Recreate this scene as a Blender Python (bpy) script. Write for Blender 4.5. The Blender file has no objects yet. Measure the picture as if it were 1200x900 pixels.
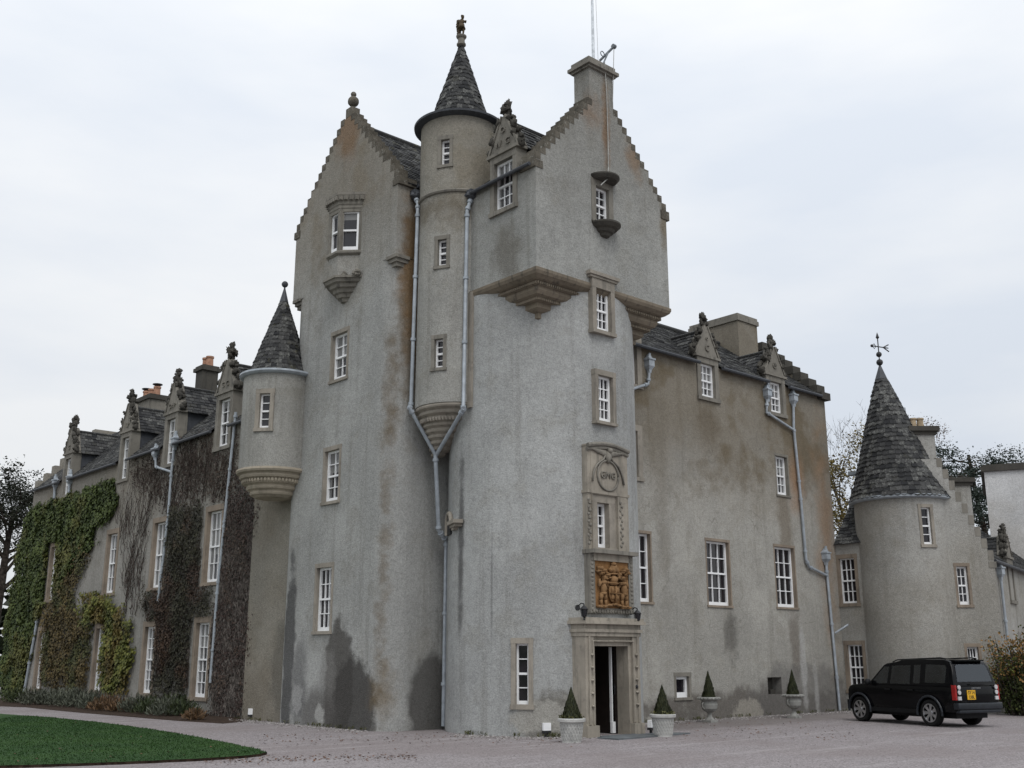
import bpy, bmesh, math, random
from mathutils import Vector, Matrix, noise

# ------------------------------------------------------------------ camera
F_PX, PITCH, AZ, EYE = 1250.0, math.radians(14.3), math.radians(41.5), 1.95
sc = bpy.context.scene
COL = sc.collection
cam_d = bpy.data.cameras.new("camera")
cam = bpy.data.objects.new("camera", cam_d)
COL.objects.link(cam)
cam.location = (0, 0, EYE)
cam.rotation_euler = (math.radians(90) + PITCH, 0, -AZ)
cam_d.sensor_fit = 'HORIZONTAL'
cam_d.sensor_width = 36.0
cam_d.lens = 36.0 * F_PX / 1200.0
cam_d.clip_start = 0.1
cam_d.clip_end = 3000
sc.camera = cam

# ------------------------------------------------------------------ light
SUN_EL, SUN_AZ = math.radians(52), math.radians(205)     # azimuth of the sun in the building frame (from +Y, clockwise)
world = bpy.data.worlds.new("World")
sc.world = world
world.use_nodes = True
wn, wl = world.node_tree.nodes, world.node_tree.links
wn.clear()
w_out = wn.new('ShaderNodeOutputWorld')
w_bg = wn.new('ShaderNodeBackground')
w_bg.inputs['Strength'].default_value = 0.1
w_sky = wn.new('ShaderNodeTexSky')
w_sky.sky_type = 'NISHITA'
w_sky.sun_disc = False
w_sky.sun_elevation = SUN_EL
w_sky.sun_rotation = SUN_AZ
w_tc = wn.new('ShaderNodeTexCoord')
w_sep = wn.new('ShaderNodeSeparateXYZ')
wl.new(w_tc.outputs['Generated'], w_sep.inputs[0])
w_mr = wn.new('ShaderNodeMapRange')                      # overcast sky: brighter overhead
w_mr.inputs['From Min'].default_value = 0.0
w_mr.inputs['From Max'].default_value = 1.0
w_mr.inputs['To Min'].default_value = 8.1
w_mr.inputs['To Max'].default_value = 13.5
wl.new(w_sep.outputs['Z'], w_mr.inputs['Value'])
w_map = wn.new('ShaderNodeMapping')
w_map.inputs['Scale'].default_value = (1.0, 1.0, 3.2)
wl.new(w_tc.outputs['Generated'], w_map.inputs['Vector'])
w_no = wn.new('ShaderNodeTexNoise')
w_no.inputs['Scale'].default_value = 1.7
w_no.inputs['Detail'].default_value = 6.0
w_no.inputs['Roughness'].default_value = 0.5
wl.new(w_map.outputs[0], w_no.inputs['Vector'])
w_cr = wn.new('ShaderNodeValToRGB')
w_cr.color_ramp.elements[0].position = 0.36
w_cr.color_ramp.elements[0].color = (0.78, 0.835, 0.915, 1)
w_cr.color_ramp.elements[1].position = 0.60
w_cr.color_ramp.elements[1].color = (0.97, 0.985, 1.0, 1)
wl.new(w_no.outputs['Fac'], w_cr.inputs['Fac'])
w_mul = wn.new('ShaderNodeVectorMath'); w_mul.operation = 'SCALE'
wl.new(w_cr.outputs[0], w_mul.inputs[0])
wl.new(w_mr.outputs[0], w_mul.inputs['Scale'])
w_mix = wn.new('ShaderNodeMix'); w_mix.data_type = 'RGBA'
w_mix.inputs['Factor'].default_value = 0.93
wl.new(w_sky.outputs[0], w_mix.inputs['A'])
wl.new(w_mul.outputs[0], w_mix.inputs['B'])
wl.new(w_mix.outputs['Result'], w_bg.inputs['Color'])
wl.new(w_bg.outputs[0], w_out.inputs[0])

sun_d = bpy.data.lights.new("sun", 'SUN')
sun_d.energy = 1.1
sun_d.angle = math.radians(28)
sun_d.color = (1.0, 0.97, 0.93)
sun = bpy.data.objects.new("sun", sun_d)
COL.objects.link(sun)
_sd = Vector((math.sin(SUN_AZ) * math.cos(SUN_EL), math.cos(SUN_AZ) * math.cos(SUN_EL), math.sin(SUN_EL)))
sun.rotation_euler = _sd.to_track_quat('Z', 'Y').to_euler()
sun.location = (0, 0, 60)

sc.view_settings.view_transform = 'Standard'
sc.view_settings.look = 'None'
sc.view_settings.exposure = 0.0
sc.view_settings.gamma = 1.0
sc.view_settings.use_curve_mapping = False
sc.render.engine = 'CYCLES'
sc.cycles.max_bounces = 6
sc.cycles.use_denoising = True

random.seed(7)
RNG = random.Random(11)

# ------------------------------------------------------------------ measuring helpers (photo pixel -> point on a real plane)
SA, CA, SP, CP = math.sin(AZ), math.cos(AZ), math.sin(PITCH), math.cos(PITCH)
RV = Vector((CA, -SA, 0)); FV = Vector((SA, CA, 0)); EYEV = Vector((0, 0, EYE))
def ray(px, py):
    u, v = (px - 600) / F_PX, (450 - py) / F_PX
    return RV * u + FV * (CP - v * SP) + Vector((0, 0, SP + v * CP))
def on_x(px, py, c):
    d = ray(px, py); return EYEV + d * (c / d.x)
def on_y(px, py, c):
    d = ray(px, py); return EYEV + d * (c / d.y)
def on_z(px, py, c=0.0):
    d = ray(px, py); return EYEV + d * ((c - EYE) / d.z)
def on_v(px, py, c):
    d = ray(px, py); return EYEV + d * (c / d.dot(FV))
def uv(p): return p.dot(RV), p.dot(FV), p.z

# ------------------------------------------------------------------ mesh builder
class MB:
    def __init__(s): s.v = []; s.f = []; s.m = []; s.t = []; s.mi = 0; s.M = None
    def add(s, vs, fs, tone=0.5, mi=None):
        b = len(s.v)
        if s.M is not None: vs = [s.M @ Vector(p) for p in vs]
        s.v.extend([tuple(p) for p in vs])
        for f in fs:
            s.f.append(tuple(b + i for i in f)); s.m.append(s.mi if mi is None else mi); s.t.append(tone)
    def box(s, x0, x1, y0, y1, z0, z1, tone=0.5):
        s.add([(x0,y0,z0),(x1,y0,z0),(x1,y1,z0),(x0,y1,z0),(x0,y0,z1),(x1,y0,z1),(x1,y1,z1),(x0,y1,z1)],
              [(0,3,2,1),(4,5,6,7),(0,1,5,4),(1,2,6,5),(2,3,7,6),(3,0,4,7)], tone)
    def prism(s, poly, z0, z1, tone=0.5):
        n = len(poly)
        s.add([(x,y,z0) for x,y in poly] + [(x,y,z1) for x,y in poly],
              [tuple(range(n-1,-1,-1)), tuple(range(n,2*n))] + [(i,(i+1)%n,n+(i+1)%n,n+i) for i in range(n)], tone)
    def extr(s, poly, axis, a0, a1, tone=0.5):
        """polygon in (h,z) pushed along the other horizontal axis"""
        n = len(poly)
        P = (lambda h,z,a: (a,h,z)) if axis == 'x' else (lambda h,z,a: (h,a,z))
        s.add([P(h,z,a0) for h,z in poly] + [P(h,z,a1) for h,z in poly],
              [tuple(range(n-1,-1,-1)), tuple(range(n,2*n))] + [(i,(i+1)%n,n+(i+1)%n,n+i) for i in range(n)], tone)
    def plathe(s, cx, cy, unit, prof, tone=0.5, cap=True, closed=True, shift=None):
        """unit polygon scaled by r at each (r,z) of the profile; shift(z)->(dx,dy)"""
        n = len(unit); vs = []
        for r, z in prof:
            dx, dy = shift(z) if shift else (0, 0)
            vs += [(cx+dx+r*x, cy+dy+r*y, z) for x, y in unit]
        fs = []
        for k in range(len(prof)-1):
            for i in range(n):
                j = (i+1) % n
                fs.append((k*n+i, k*n+j, (k+1)*n+j, (k+1)*n+i))
        if cap:
            fs.append(tuple(range(n-1,-1,-1))); fs.append(tuple(range((len(prof)-1)*n, len(prof)*n)))
        s.add(vs, fs, tone)
    def lathe(s, cx, cy, prof, n=48, tone=0.5, cap=True, shift=None):
        s.plathe(cx, cy, [(math.cos(2*math.pi*i/n), math.sin(2*math.pi*i/n)) for i in range(n)], prof, tone, cap, True, shift)
    def tube(s, pts, r, n=8, tone=0.5):
        pts = [Vector(p) for p in pts]; vs = []; fs = []
        rs = r if isinstance(r, (list, tuple)) else [r]*len(pts)
        for i, p in enumerate(pts):
            d = (pts[min(i+1,len(pts)-1)] - pts[max(i-1,0)]).normalized()
            a = d.orthogonal().normalized() if i == 0 else (pa - d*pa.dot(d)).normalized()
            pa = a; b = d.cross(a)
            vs += [p + (a*math.cos(2*math.pi*k/n) + b*math.sin(2*math.pi*k/n))*rs[i] for k in range(n)]
        for i in range(len(pts)-1):
            for k in range(n):
                j = (k+1) % n
                fs.append((i*n+k, i*n+j, (i+1)*n+j, (i+1)*n+k))
        fs.append(tuple(range(n-1,-1,-1))); fs.append(tuple(range((len(pts)-1)*n, len(pts)*n)))
        s.add(vs, fs, tone)
    def blob(s, c, r, amp=0.25, seed=0, nu=10, nv=7, tone=0.5, freq=1.6):
        if isinstance(r, (int, float)): r = (r, r, r)
        c = Vector(c); vs = [] ; fs = []
        def pt(a, b):
            d = Vector((math.sin(b)*math.cos(a), math.sin(b)*math.sin(a), math.cos(b)))
            k = 1 + amp*noise.noise(d*freq + Vector((seed*3.1, seed*1.7, seed*0.9)))*1.6
            return c + Vector((d.x*r[0], d.y*r[1], d.z*r[2]))*k
        vs.append(pt(0, 0))
        for j in range(1, nv):
            for i in range(nu): vs.append(pt(2*math.pi*i/nu, math.pi*j/nv))
        vs.append(pt(0, math.pi))
        for i in range(nu): fs.append((0, 1+i, 1+(i+1)%nu))
        for j in range(nv-2):
            for i in range(nu):
                fs.append((1+j*nu+i, 1+(j+1)*nu+i, 1+(j+1)*nu+(i+1)%nu, 1+j*nu+(i+1)%nu))
        last = len(vs)-1
        for i in range(nu): fs.append((last, 1+(nv-2)*nu+(i+1)%nu, 1+(nv-2)*nu+i))
        s.add(vs, fs, tone)
    def leaf(s, c, nrm, up, w, l, tone):
        nrm = nrm.normalized(); sd = up.cross(nrm)
        if sd.length < 1e-4: sd = nrm.orthogonal()
        sd.normalize(); u = nrm.cross(sd)
        s.add([c - u*l*.5, c + sd*w*.5 + nrm*w*.08, c + u*l*.5, c - sd*w*.5 + nrm*w*.08], [(0,1,2,3)], tone)

WM = {}
def wm(o): return WM.get(o.name, Matrix.Identity(4)) if o else Matrix.Identity(4)
def put(o, parent, M):
    COL.objects.link(o)
    if parent:
        o.parent = parent; o.matrix_parent_inverse = Matrix.Identity(4)
        o.matrix_basis = wm(parent).inverted() @ M
    else: o.matrix_basis = M
    WM[o.name] = M.copy()
    return o
def tag(o, label=None, cat=None, group=None, kind=None):
    if label: o['label'] = label
    if cat: o['category'] = cat
    if group: o['group'] = group
    if kind: o['kind'] = kind
    return o
def thing(name, label, cat, loc=(0,0,0), rz=0, group=None):
    o = bpy.data.objects.new(name, None)
    o.empty_display_size = 0.3
    put(o, None, Matrix.Translation(Vector(loc)) @ Matrix.Rotation(rz, 4, 'Z'))
    return tag(o, label, cat, group)
def obj(name, mb, mats, parent=None, M=None, smooth=False, world_coords=True, fix=False):
    """M: frame of the object. world_coords: the builder's coordinates are world ones; else they are already in frame M."""
    me = bpy.data.meshes.new(name)
    if M is None: M = wm(parent)
    vs = mb.v
    if world_coords:
        Mi = M.inverted()
        vs = [tuple(Mi @ Vector(p)) for p in vs]
    me.from_pydata(vs, [], mb.f)
    me.update()
    ms = mats if isinstance(mats, (list, tuple)) else [mats]
    for m in ms: me.materials.append(m)
    if len(ms) > 1: me.polygons.foreach_set('material_index', mb.m)
    att = me.attributes.new('tone', 'FLOAT', 'FACE')
    att.data.foreach_set('value', mb.t)
    if fix:
        bm = bmesh.new(); bm.from_mesh(me); bmesh.ops.recalc_face_normals(bm, faces=bm.faces); bm.to_mesh(me); bm.free()
    if smooth:
        me.polygons.foreach_set('use_smooth', [True]*len(me.polygons))
    o = bpy.data.objects.new(name, me)
    return put(o, parent, M)
def smooth_by_angle(o, ang=40):
    me = o.data
    me.polygons.foreach_set('use_smooth', [True]*len(me.polygons))
    try: me.set_sharp_from_angle(angle=math.radians(ang))
    except Exception: pass
def apply_mods(o):
    dg = bpy.context.evaluated_depsgraph_get()
    dg.update()
    me = bpy.data.meshes.new_from_object(o.evaluated_get(dg), depsgraph=dg)
    old = o.data; o.modifiers.clear(); o.data = me; me.name = old.name
    bpy.data.meshes.remove(old)
def cut(o, boxes):
    """subtract boxes [(M, x0,x1,y0,y1,z0,z1)] from o"""
    mb = MB()
    for (M, *b) in boxes:
        mb.M = M; mb.box(*b)
    mb.M = None
    c = obj('cutter', mb, o.data.materials[0], None, Matrix.Identity(4), fix=True)
    md = o.modifiers.new('b', 'BOOLEAN'); md.operation = 'DIFFERENCE'; md.solver = 'EXACT'; md.object = c
    bpy.context.view_layer.update()
    apply_mods(o)
    me = c.data; bpy.data.objects.remove(c); bpy.data.meshes.remove(me)

# ------------------------------------------------------------------ materials
class NT:
    def __init__(s, name):
        s.mat = bpy.data.materials.new(name); s.mat.use_nodes = True
        s.n = s.mat.node_tree.nodes; s.l = s.mat.node_tree.links
        s.bsdf = s.n['Principled BSDF']
        s._pos = None
    def new(s, t, **kw):
        x = s.n.new(t)
        for k, v in kw.items():
            if k in x.inputs: s.set(x.inputs[k], v)
            else: setattr(x, k, v)
        return x
    def set(s, inp, v):
        if isinstance(v, bpy.types.NodeSocket): s.l.new(v, inp)
        else: inp.default_value = v
    @property
    def pos(s):
        if s._pos is None: s._pos = s.n.new('ShaderNodeNewGeometry').outputs['Position']
        return s._pos
    def objpos(s): return s.n.new('ShaderNodeTexCoord').outputs['Object']
    def noise(s, scale, detail=4, rough=.55, vec=None, stretch=None, off=None):
        v = vec or s.pos
        if stretch or off:
            m = s.new('ShaderNodeMapping'); s.l.new(v, m.inputs['Vector'])
            if stretch: m.inputs['Scale'].default_value = stretch
            if off: m.inputs['Location'].default_value = off
            v = m.outputs[0]
        x = s.new('ShaderNodeTexNoise'); s.l.new(v, x.inputs['Vector'])
        x.inputs['Scale'].default_value = scale; x.inputs['Detail'].default_value = detail; x.inputs['Roughness'].default_value = rough
        return x.outputs['Fac']
    def voro(s, scale, vec=None, feature='F1', out='Distance'):
        x = s.new('ShaderNodeTexVoronoi'); s.l.new(vec or s.pos, x.inputs['Vector'])
        x.feature = feature; x.inputs['Scale'].default_value = scale
        return x.outputs[out]
    def mr(s, val, a, b, c=0., d=1., smooth=True):
        x = s.new('ShaderNodeMapRange'); x.interpolation_type = 'SMOOTHSTEP' if smooth else 'LINEAR'
        s.set(x.inputs['Value'], val)
        for k, q in (('From Min',a),('From Max',b),('To Min',c),('To Max',d)): s.set(x.inputs[k], q)
        return x.outputs[0]
    def math(s, op, a, b=0., c=None):
        x = s.new('ShaderNodeMath'); x.operation = op; s.set(x.inputs[0], a); s.set(x.inputs[1], b)
        if c is not None: s.set(x.inputs[2], c)
        return x.outputs[0]
    def mix(s, f, a, b, mode='MIX'):
        x = s.new('ShaderNodeMix'); x.data_type = 'RGBA'; x.blend_type = mode
        s.set(x.inputs['Factor'], f)
        for q, v in (('A', a), ('B', b)):
            if isinstance(v, (tuple, list)) and len(v) == 3: v = (*v, 1)
            s.set(x.inputs[q], v)
        return x.outputs['Result']
    def sep(s, v=None):
        x = s.new('ShaderNodeSeparateXYZ'); s.l.new(v or s.pos, x.inputs[0]); return x.outputs
    def ellipsoid(s, c, r, wob=.35, wscale=1.2):
        """0 at the centre, 1 on the surface, with a ragged edge"""
        a = s.new('ShaderNodeVectorMath'); a.operation = 'SUBTRACT'; s.l.new(s.pos, a.inputs[0]); a.inputs[1].default_value = c
        b = s.new('ShaderNodeVectorMath'); b.operation = 'DIVIDE'; s.l.new(a.outputs[0], b.inputs[0]); b.inputs[1].default_value = r
        e = s.new('ShaderNodeVectorMath'); e.operation = 'LENGTH'; s.l.new(b.outputs[0], e.inputs[0])
        n = s.noise(wscale, 6, .6)
        return s.math('ADD', e.outputs['Value'], s.math('MULTIPLY', s.math('SUBTRACT', n, .5), wob*2))
    def bump(s, h, strength=.3, dist=.02):
        x = s.new('ShaderNodeBump'); s.set(x.inputs['Height'], h)
        x.inputs['Strength'].default_value = strength; x.inputs['Distance'].default_value = dist
        s.l.new(x.outputs[0], s.bsdf.inputs['Normal'])
    def done(s, col, rough=.85, spec=.3, metal=0.):
        if isinstance(col, (tuple, list)) and len(col) == 3: col = (*col, 1)
        s.set(s.bsdf.inputs['Base Color'], col); s.set(s.bsdf.inputs['Roughness'], rough)
        s.set(s.bsdf.inputs['Specular IOR Level'], spec); s.set(s.bsdf.inputs['Metallic'], metal)
        return s.mat
    def tone(s):
        x = s.new('ShaderNodeAttribute'); x.attribute_name = 'tone'; return x.outputs['Fac']

def harl(name, base, stains=(), brown=None, brown_amt=.4, brown_z=None, cracks=.16):
    """lime-harled wall: cream-grey roughcast, weather streaks, damp patches where rain runs"""
    t = NT(name)
    big = t.noise(.35, 5, .6)
    mid = t.noise(2.2, 6, .65)
    fine = t.noise(30, 3, .7)
    med = t.noise(9.5, 5, .8)
    patch = t.noise(.9, 7, .72, off=(5, 2, 8))
    grit = t.voro(22)
    streak = t.noise(1.0, 6, .62, stretch=(2.6, 2.6, .16))
    c = t.mix(t.mr(big, .35, .68), tuple(x*.84 for x in base), tuple(x*1.07 for x in base))
    c = t.mix(t.math('MULTIPLY', t.mr(mid, .48, .70), .42), c, tuple(x*.72 for x in base))
    c = t.mix(t.math('MULTIPLY', t.mr(streak, .50, .74), .48), c, (base[0]*.52, base[1]*.50, base[2]*.47))
    c = t.mix(t.math('MULTIPLY', t.mr(patch, .50, .66), .38), c, (base[0]*.66, base[1]*.63, base[2]*.57))
    if brown:
        f = t.mr(t.noise(.28, 4, .6, off=(3, 7, 1)), .38, .62)
        if brown_z:
            f = t.math('MULTIPLY', f, t.mr(t.math('ADD', t.sep()[2], t.math('MULTIPLY', t.math('SUBTRACT', mid, .5), 3.)), brown_z[0], brown_z[1]))
            f = t.math('MAXIMUM', f, t.math('MULTIPLY', t.mr(t.math('ADD', t.sep()[2], t.math('MULTIPLY', t.math('SUBTRACT', big, .5), 6.)), brown_z[0], brown_z[1]+1), .7))
        c = t.mix(t.math('MULTIPLY', f, brown_amt), c, brown)
    if cracks:
        cv = t.new('ShaderNodeVectorMath'); cv.operation = 'ADD'; t.l.new(t.pos, cv.inputs[0])
        nz = t.new('ShaderNodeTexNoise'); t.l.new(t.pos, nz.inputs['Vector']); nz.inputs['Scale'].default_value = .9; nz.inputs['Detail'].default_value = 6
        sc_ = t.new('ShaderNodeVectorMath'); sc_.operation = 'SCALE'; t.l.new(nz.outputs['Color'], sc_.inputs[0]); sc_.inputs['Scale'].default_value = 2.2
        t.l.new(sc_.outputs[0], cv.inputs[1])
        e = t.voro(.42, cv.outputs[0], 'DISTANCE_TO_EDGE')
        c = t.mix(t.math('MULTIPLY', t.math('MULTIPLY', t.mr(e, .013, .002), t.mr(t.noise(.5, 3, .5, off=(9, 4, 2)), .52, .60)), cracks), c, (base[0]*.38, base[1]*.36, base[2]*.33))
        pt_ = t.mr(t.noise(.55, 3, .4, off=(1, 8, 5)), .575, .59)
        c = t.mix(t.math('MULTIPLY', pt_, .22*cracks), c, tuple(x*1.25 for x in base))
    for (ctr, rad, colr, amt, soft, wob, wsc) in stains:
        e = t.ellipsoid(ctr, rad, wob, wsc)
        c = t.mix(t.math('MULTIPLY', t.mr(e, 1.0, 1.0 - soft), amt), c, colr)
    k = t.math('MULTIPLY', t.math('ADD', t.math('MULTIPLY', t.mr(fine, .30, .72, smooth=False), .55), t.math('MULTIPLY', t.mr(med, .30, .72, smooth=False), .45)), 1.0)
    g_ = t.new('ShaderNodeVectorMath'); g_.operation = 'SCALE'; t.l.new(c, g_.inputs[0]); t.l.new(t.mr(k, .25, .75, 1.19, .78, smooth=False), g_.inputs['Scale'])
    c = g_.outputs[0]
    c = t.mix(t.math('MULTIPLY', t.mr(grit, .10, .0), .25), c, tuple(min(1, x*1.5) for x in base))
    t.bump(t.math('ADD', t.math('MULTIPLY', t.noise(22, 4, .7), 1.0), t.math('MULTIPLY', mid, .8)), .75, .03)
    return t.done(c, .95, .12)

def simple(name, col, rough=.6, spec=.4, var=.12, scale=6, metal=0., bump=0., dark=None):
    t = NT(name)
    n = t.noise(scale, 5, .6)
    d = dark or tuple(x*(1-var*2) for x in col)
    c = t.mix(t.mr(n, .35, .7), d, tuple(min(1, x*(1+var)) for x in col))
    if bump: t.bump(t.noise(scale*5, 4, .7), bump, .01)
    return t.done(c, rough, spec, metal)

def stone(name, col, lichen=.35, rough=.9):
    t = NT(name)
    a = t.noise(1.1, 5, .6); b = t.noise(5, 6, .65); f = t.noise(45, 3, .7)
    c = t.mix(t.mr(a, .35, .65), tuple(x*.75 for x in col), col)
    c = t.mix(t.math('MULTIPLY', t.mr(b, .5, .75), .6), c, (col[0]*.5, col[1]*.5, col[2]*.52))
    st = t.noise(2.2, 5, .6, stretch=(3, 3, .3), off=(2, 1, 4))
    c = t.mix(t.math('MULTIPLY', t.mr(st, .5, .72), lichen), c, (.045, .045, .042))
    c = t.mix(t.math('MULTIPLY', t.mr(f, .45, .8), .3), c, tuple(x*.5 for x in col))
    t.bump(t.math('ADD', b, t.math('MULTIPLY', f, .6)), .5, .015)
    return t.done(c, rough, .2)

def slate_mat(name, moss=.25):
    t = NT(name)
    tone = t.tone()
    n = t.noise(3.0, 6, .65); f = t.noise(13, 6, .78); big = t.noise(.8, 4, .6)
    c = t.mix(tone, (.020, .021, .023), (.075, .075, .074))
    li = t.math('ADD', f, t.math('MULTIPLY', t.math('SUBTRACT', tone, .5), .16))
    li = t.math('ADD', li, t.math('MULTIPLY', t.math('SUBTRACT', big, .5), .35))
    c = t.mix(t.math('MULTIPLY', t.mr(li, .54, .70), .7), c, (.22, .225, .21))
    c = t.mix(t.math('MULTIPLY', t.mr(n, .56, .7), moss), c, (.075, .07, .028))
    t.bump(t.math('ADD', f, n), .5, .02)
    return t.done(c, .8, .25)

def leafmat(name, lo, hi, extra=None, scale=1.2):
    t = NT(name)
    tone = t.tone()
    c = t.mix(tone, lo, hi)
    if extra:
        c = t.mix(t.mr(t.noise(scale, 3, .6), .48, .62), c, t.mix(tone, extra[0], extra[1]))
    t.bsdf.inputs['Subsurface Weight'].default_value = 0.0
    return t.done(c, .6, .25)

DAMP = (.075, .072, .068)
RUST = (.20, .11, .05)
XA, XW, YC, YD = 16.95, 17.25, 19.52, 22.4
PA = (16.95, 24.3)
C0 = (20.83, 22.22, 2.70)            # entrance tower: centre and radius
S0 = (18.56, 23.38, 1.19)             # stair turret
M = {}
a_st = [
    (tuple(on_x(396, 800, XA)), (.9, .80, 2.0), (.085, .08, .074), .88, .22, .5, 1.3),
    (tuple(on_x(412, 828, XA)), (.9, 1.2, 1.4), (.065, .062, .058), .9, .25, .5, 1.4),
    (tuple(on_x(384, 790, XA)), (.9, .55, 1.2), (.20, .195, .185), .6, .6, .7, 2.2),
    (tuple(on_x(372, 838, XA)), (.9, 1.5, .9), (.10, .095, .09), .7, .6, .6, 1.6),
    (tuple(on_x(338, 760, XA)), (.9, .42, 3.2), (.07, .07, .07), .85, .35, .6, 1.5),
    (tuple(on_x(350, 800, XA)), (.9, .6, 1.8), (.13, .13, .13), .7, .7, .7, 1.8),
    (tuple(on_y(502, 826, 24.3)), (.85, 1.0, 1.6), DAMP, .85, .3, .40, 1.2),
    (( XA+.7, 24.3, 12.2), (.62, .40, 4.6), (.12, .088, .052), .75, .7, .8, 1.4),
    (( XA+.28, 24.7, 9.5), (.34, .40, 3.4), (.13, .10, .065), .75, .8, .9, 1.5),
    (( XA+.25, 24.72, 5.0), (.30, .30, 6.5), (.15, .12, .085), .6, .8, 1.2, 2.2),
    (( XA+.3, 24.75, 1.0), (.5, .6, 1.2), (.16, .12, .07), .6, .8, .7, 2),
    (( XA, 27.2, 18.6), (.8, 1.2, 1.6), RUST, .62, .8, .5, 1.5),
    (( XA+.9, 24.3, 13.0), (.9, .5, 3.6), (.15, .09, .04), .75, .6, .7, 1.6),
    (( XA, 28.7, .7), (.6, .35, .5), (.36, .36, .35), .6, .4, .9, 3),
    (( XA, 27.4, .25), (.6, .3, .45), (.42, .42, .40), .7, .4, .9, 3.5),
]
M['harl_gable'] = harl('harl_gable', (.355, .358, .345), a_st, (.20, .17, .125), .8, (11.5, 15.5))
c_st = [
    (tuple(on_y(538, 828, 21.6)), (.8, 1.2, 1.4), DAMP, .85, .3, .40, 1.2),
    (tuple(on_x(583, 690, 18.45)), (.5, .06, 2.2), (.09, .09, .09), .6, .7, .6, 1.2),
    (( 19.2, 20.0, .35), (1.6, 1.2, .85), (.15, .14, .12), .8, .5, .6, 2.2),
    (( 19.0, 20.0, .45), (1.6, 1.2, .5), (.36, .35, .32), .75, .4, .9, 3.2),
    (( 18.2, 22.6, 5.0), (.4, .22, 3.2), (.08, .08, .08), .75, .7, .9, 1.2),
]
M['harl_entrance'] = harl('harl_entrance', (.375, .382, .375), c_st)
cap_st = [
    (( 20.95, YC, 17.0), (.24, .5, 2.6), RUST, .65, .9, .8, 2.0),
    (( 20.3, YC, 17.3), (.7, .5, .8), RUST, .5, .9, .8, 1.8),
    (( 22.2, YC, 16.5), (.5, .5, 1.0), (.2, .12, .06), .6, .8, .8, 1.5),
    (( 23.4, YC, 14.8), (.3, .5, 1.2), (.15, .11, .06), .6, .8, .8, 1.5),
    (( 18.13, 20.7, 12.6), (.5, .8, 1.1), (.13, .12, .10), .6, .6, .7, 1.5),
]
M['harl_caphouse'] = harl('harl_caphouse', (.335, .338, .322), cap_st, (.165, .15, .125), .55, (12.5, 16.5))
M['harl_turret'] = harl('harl_turret', (.335, .332, .31), [((18.5, 23.4, 14.6), (2, 2, .9), (.12, .10, .07), .65, .7, .7, 1.6)], (.20, .17, .12), .7, (12.5, 16.0))
d_st = [
    (( 35.6, YD, 6.5), (.9, .6, 5.6), (.27, .165, .09), .6, .9, .8, 1.1),
    (( 33.9, YD, 8.2), (.8, .6, 1.6), (.30, .17, .09), .6, .8, .6, 1.0),
    (( 28.9, YD, 9.6), (1.1, .5, 1.5), (.12, .095, .065), .5, .9, .7, 1.5),
    (( 33.0, YD, 6.2), (.6, .5, 3.0), (.15, .12, .085), .6, .7, .8, 1.2),
    (( 33.2, YD, 2.3), (.45, .5, 1.8), (.14, .12, .10), .6, .6, .8, 1.3),
    (( 29.5, YD, 2.6), (.5, .5, 1.0), (.10, .095, .085), .65, .6, .8, 1.8),
    (( 26.3, YD, 7.0), (.5, .5, 5.), (.15, .13, .10), .4, .9, .9, 1.3),
    (( 30.5, YD, .3), (8., .5, .75), (.10, .088, .078), .75, .5, .8, 1.6),
    (( 33.5, YD, .6), (3.4, .5, 1.25), (.13, .125, .12), .6, .3, .5, 1.3),
    (( 30.2, YD, .2), (.9, .5, .45), (.33, .31, .27), .75, .4, .9, 3.),
    (( 33.6, YD, 1.6), (.25, .5, 1.9), (.40, .40, .39), .6, .6, .8, 1.6),
    (( 34.3, YD, .7), (.2, .5, 1.3), (.40, .40, .39), .5, .6, .8, 1.6),
]
M['harl_main'] = harl('harl_main', (.36, .35, .32), d_st, (.135, .106, .066), .88, (6.2, 9.2), cracks=.42)
M['harl_wing'] = harl('harl_wing', (.31, .30, .275), (), (.20, .175, .135), .6, (5.5, 9.5))
M['harl_pier'] = harl('harl_pier', (.255, .24, .205), (((XW, 30.0, 1.5), (.7, .9, 2.0), (.12, .115, .10), .6, .5, .6, 1.5),), (.16, .135, .10), .5)
M['harl_range'] = harl('harl_range', (.355, .35, .33), (), (.24, .22, .18), .4)
M['harl_white'] = harl('harl_white', (.60, .60, .60), (), (.42, .40, .37), .6)
M['sandstone'] = stone('sandstone', (.335, .305, .26), .35)
M['sandstone_red'] = stone('sandstone_red', (.29, .24, .19), .4)
M['sandstone_pale'] = stone('sandstone_pale', (.43, .38, .30), .3)
M['stone_grey'] = stone('stone_grey', (.245, .23, .20), .6)
M['corbel_stone'] = stone('corbel_stone', (.225, .19, .145), .6)
M['carved'] = stone('carved', (.375, .34, .285), .45)
M['stone_dark'] = stone('stone_dark', (.085, .08, .07), .6)
def lichen_stone(name, col):
    t = NT(name)
    a = t.noise(1.6, 6, .65); f = t.noise(9, 6, .8); f2 = t.noise(14, 5, .8, off=(3, 1, 2))
    c = t.mix(t.mr(a, .35, .65), tuple(x*.55 for x in col), col)
    c = t.mix(t.math('MULTIPLY', t.mr(f2, .52, .64), .7), c, (.05, .048, .04))
    c = t.mix(t.math('MULTIPLY', t.mr(f, .57, .64), .75), c, (.33, .33, .30))
    t.bump(f, .7, .03)
    return t.done(c, .95, .15)
M['crow'] = lichen_stone('crow', (.155, .14, .115))
M['slate'] = slate_mat('slate')
M['slate_mossy'] = slate_mat('slate_mossy', .55)
M['lead'] = simple('lead', (.055, .06, .07), .55, .4)
M['lead_pale'] = simple('lead_pale', (.17, .19, .21), .5, .4)
M['white'] = simple('white_paint', (.86, .87, .88), .45, .4, .03, 3)
M['pipe'] = simple('pipe_paint', (.36, .40, .44), .45, .45, .10, 4)
M['iron'] = simple('black_iron', (.016, .016, .018), .45, .5)
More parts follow.
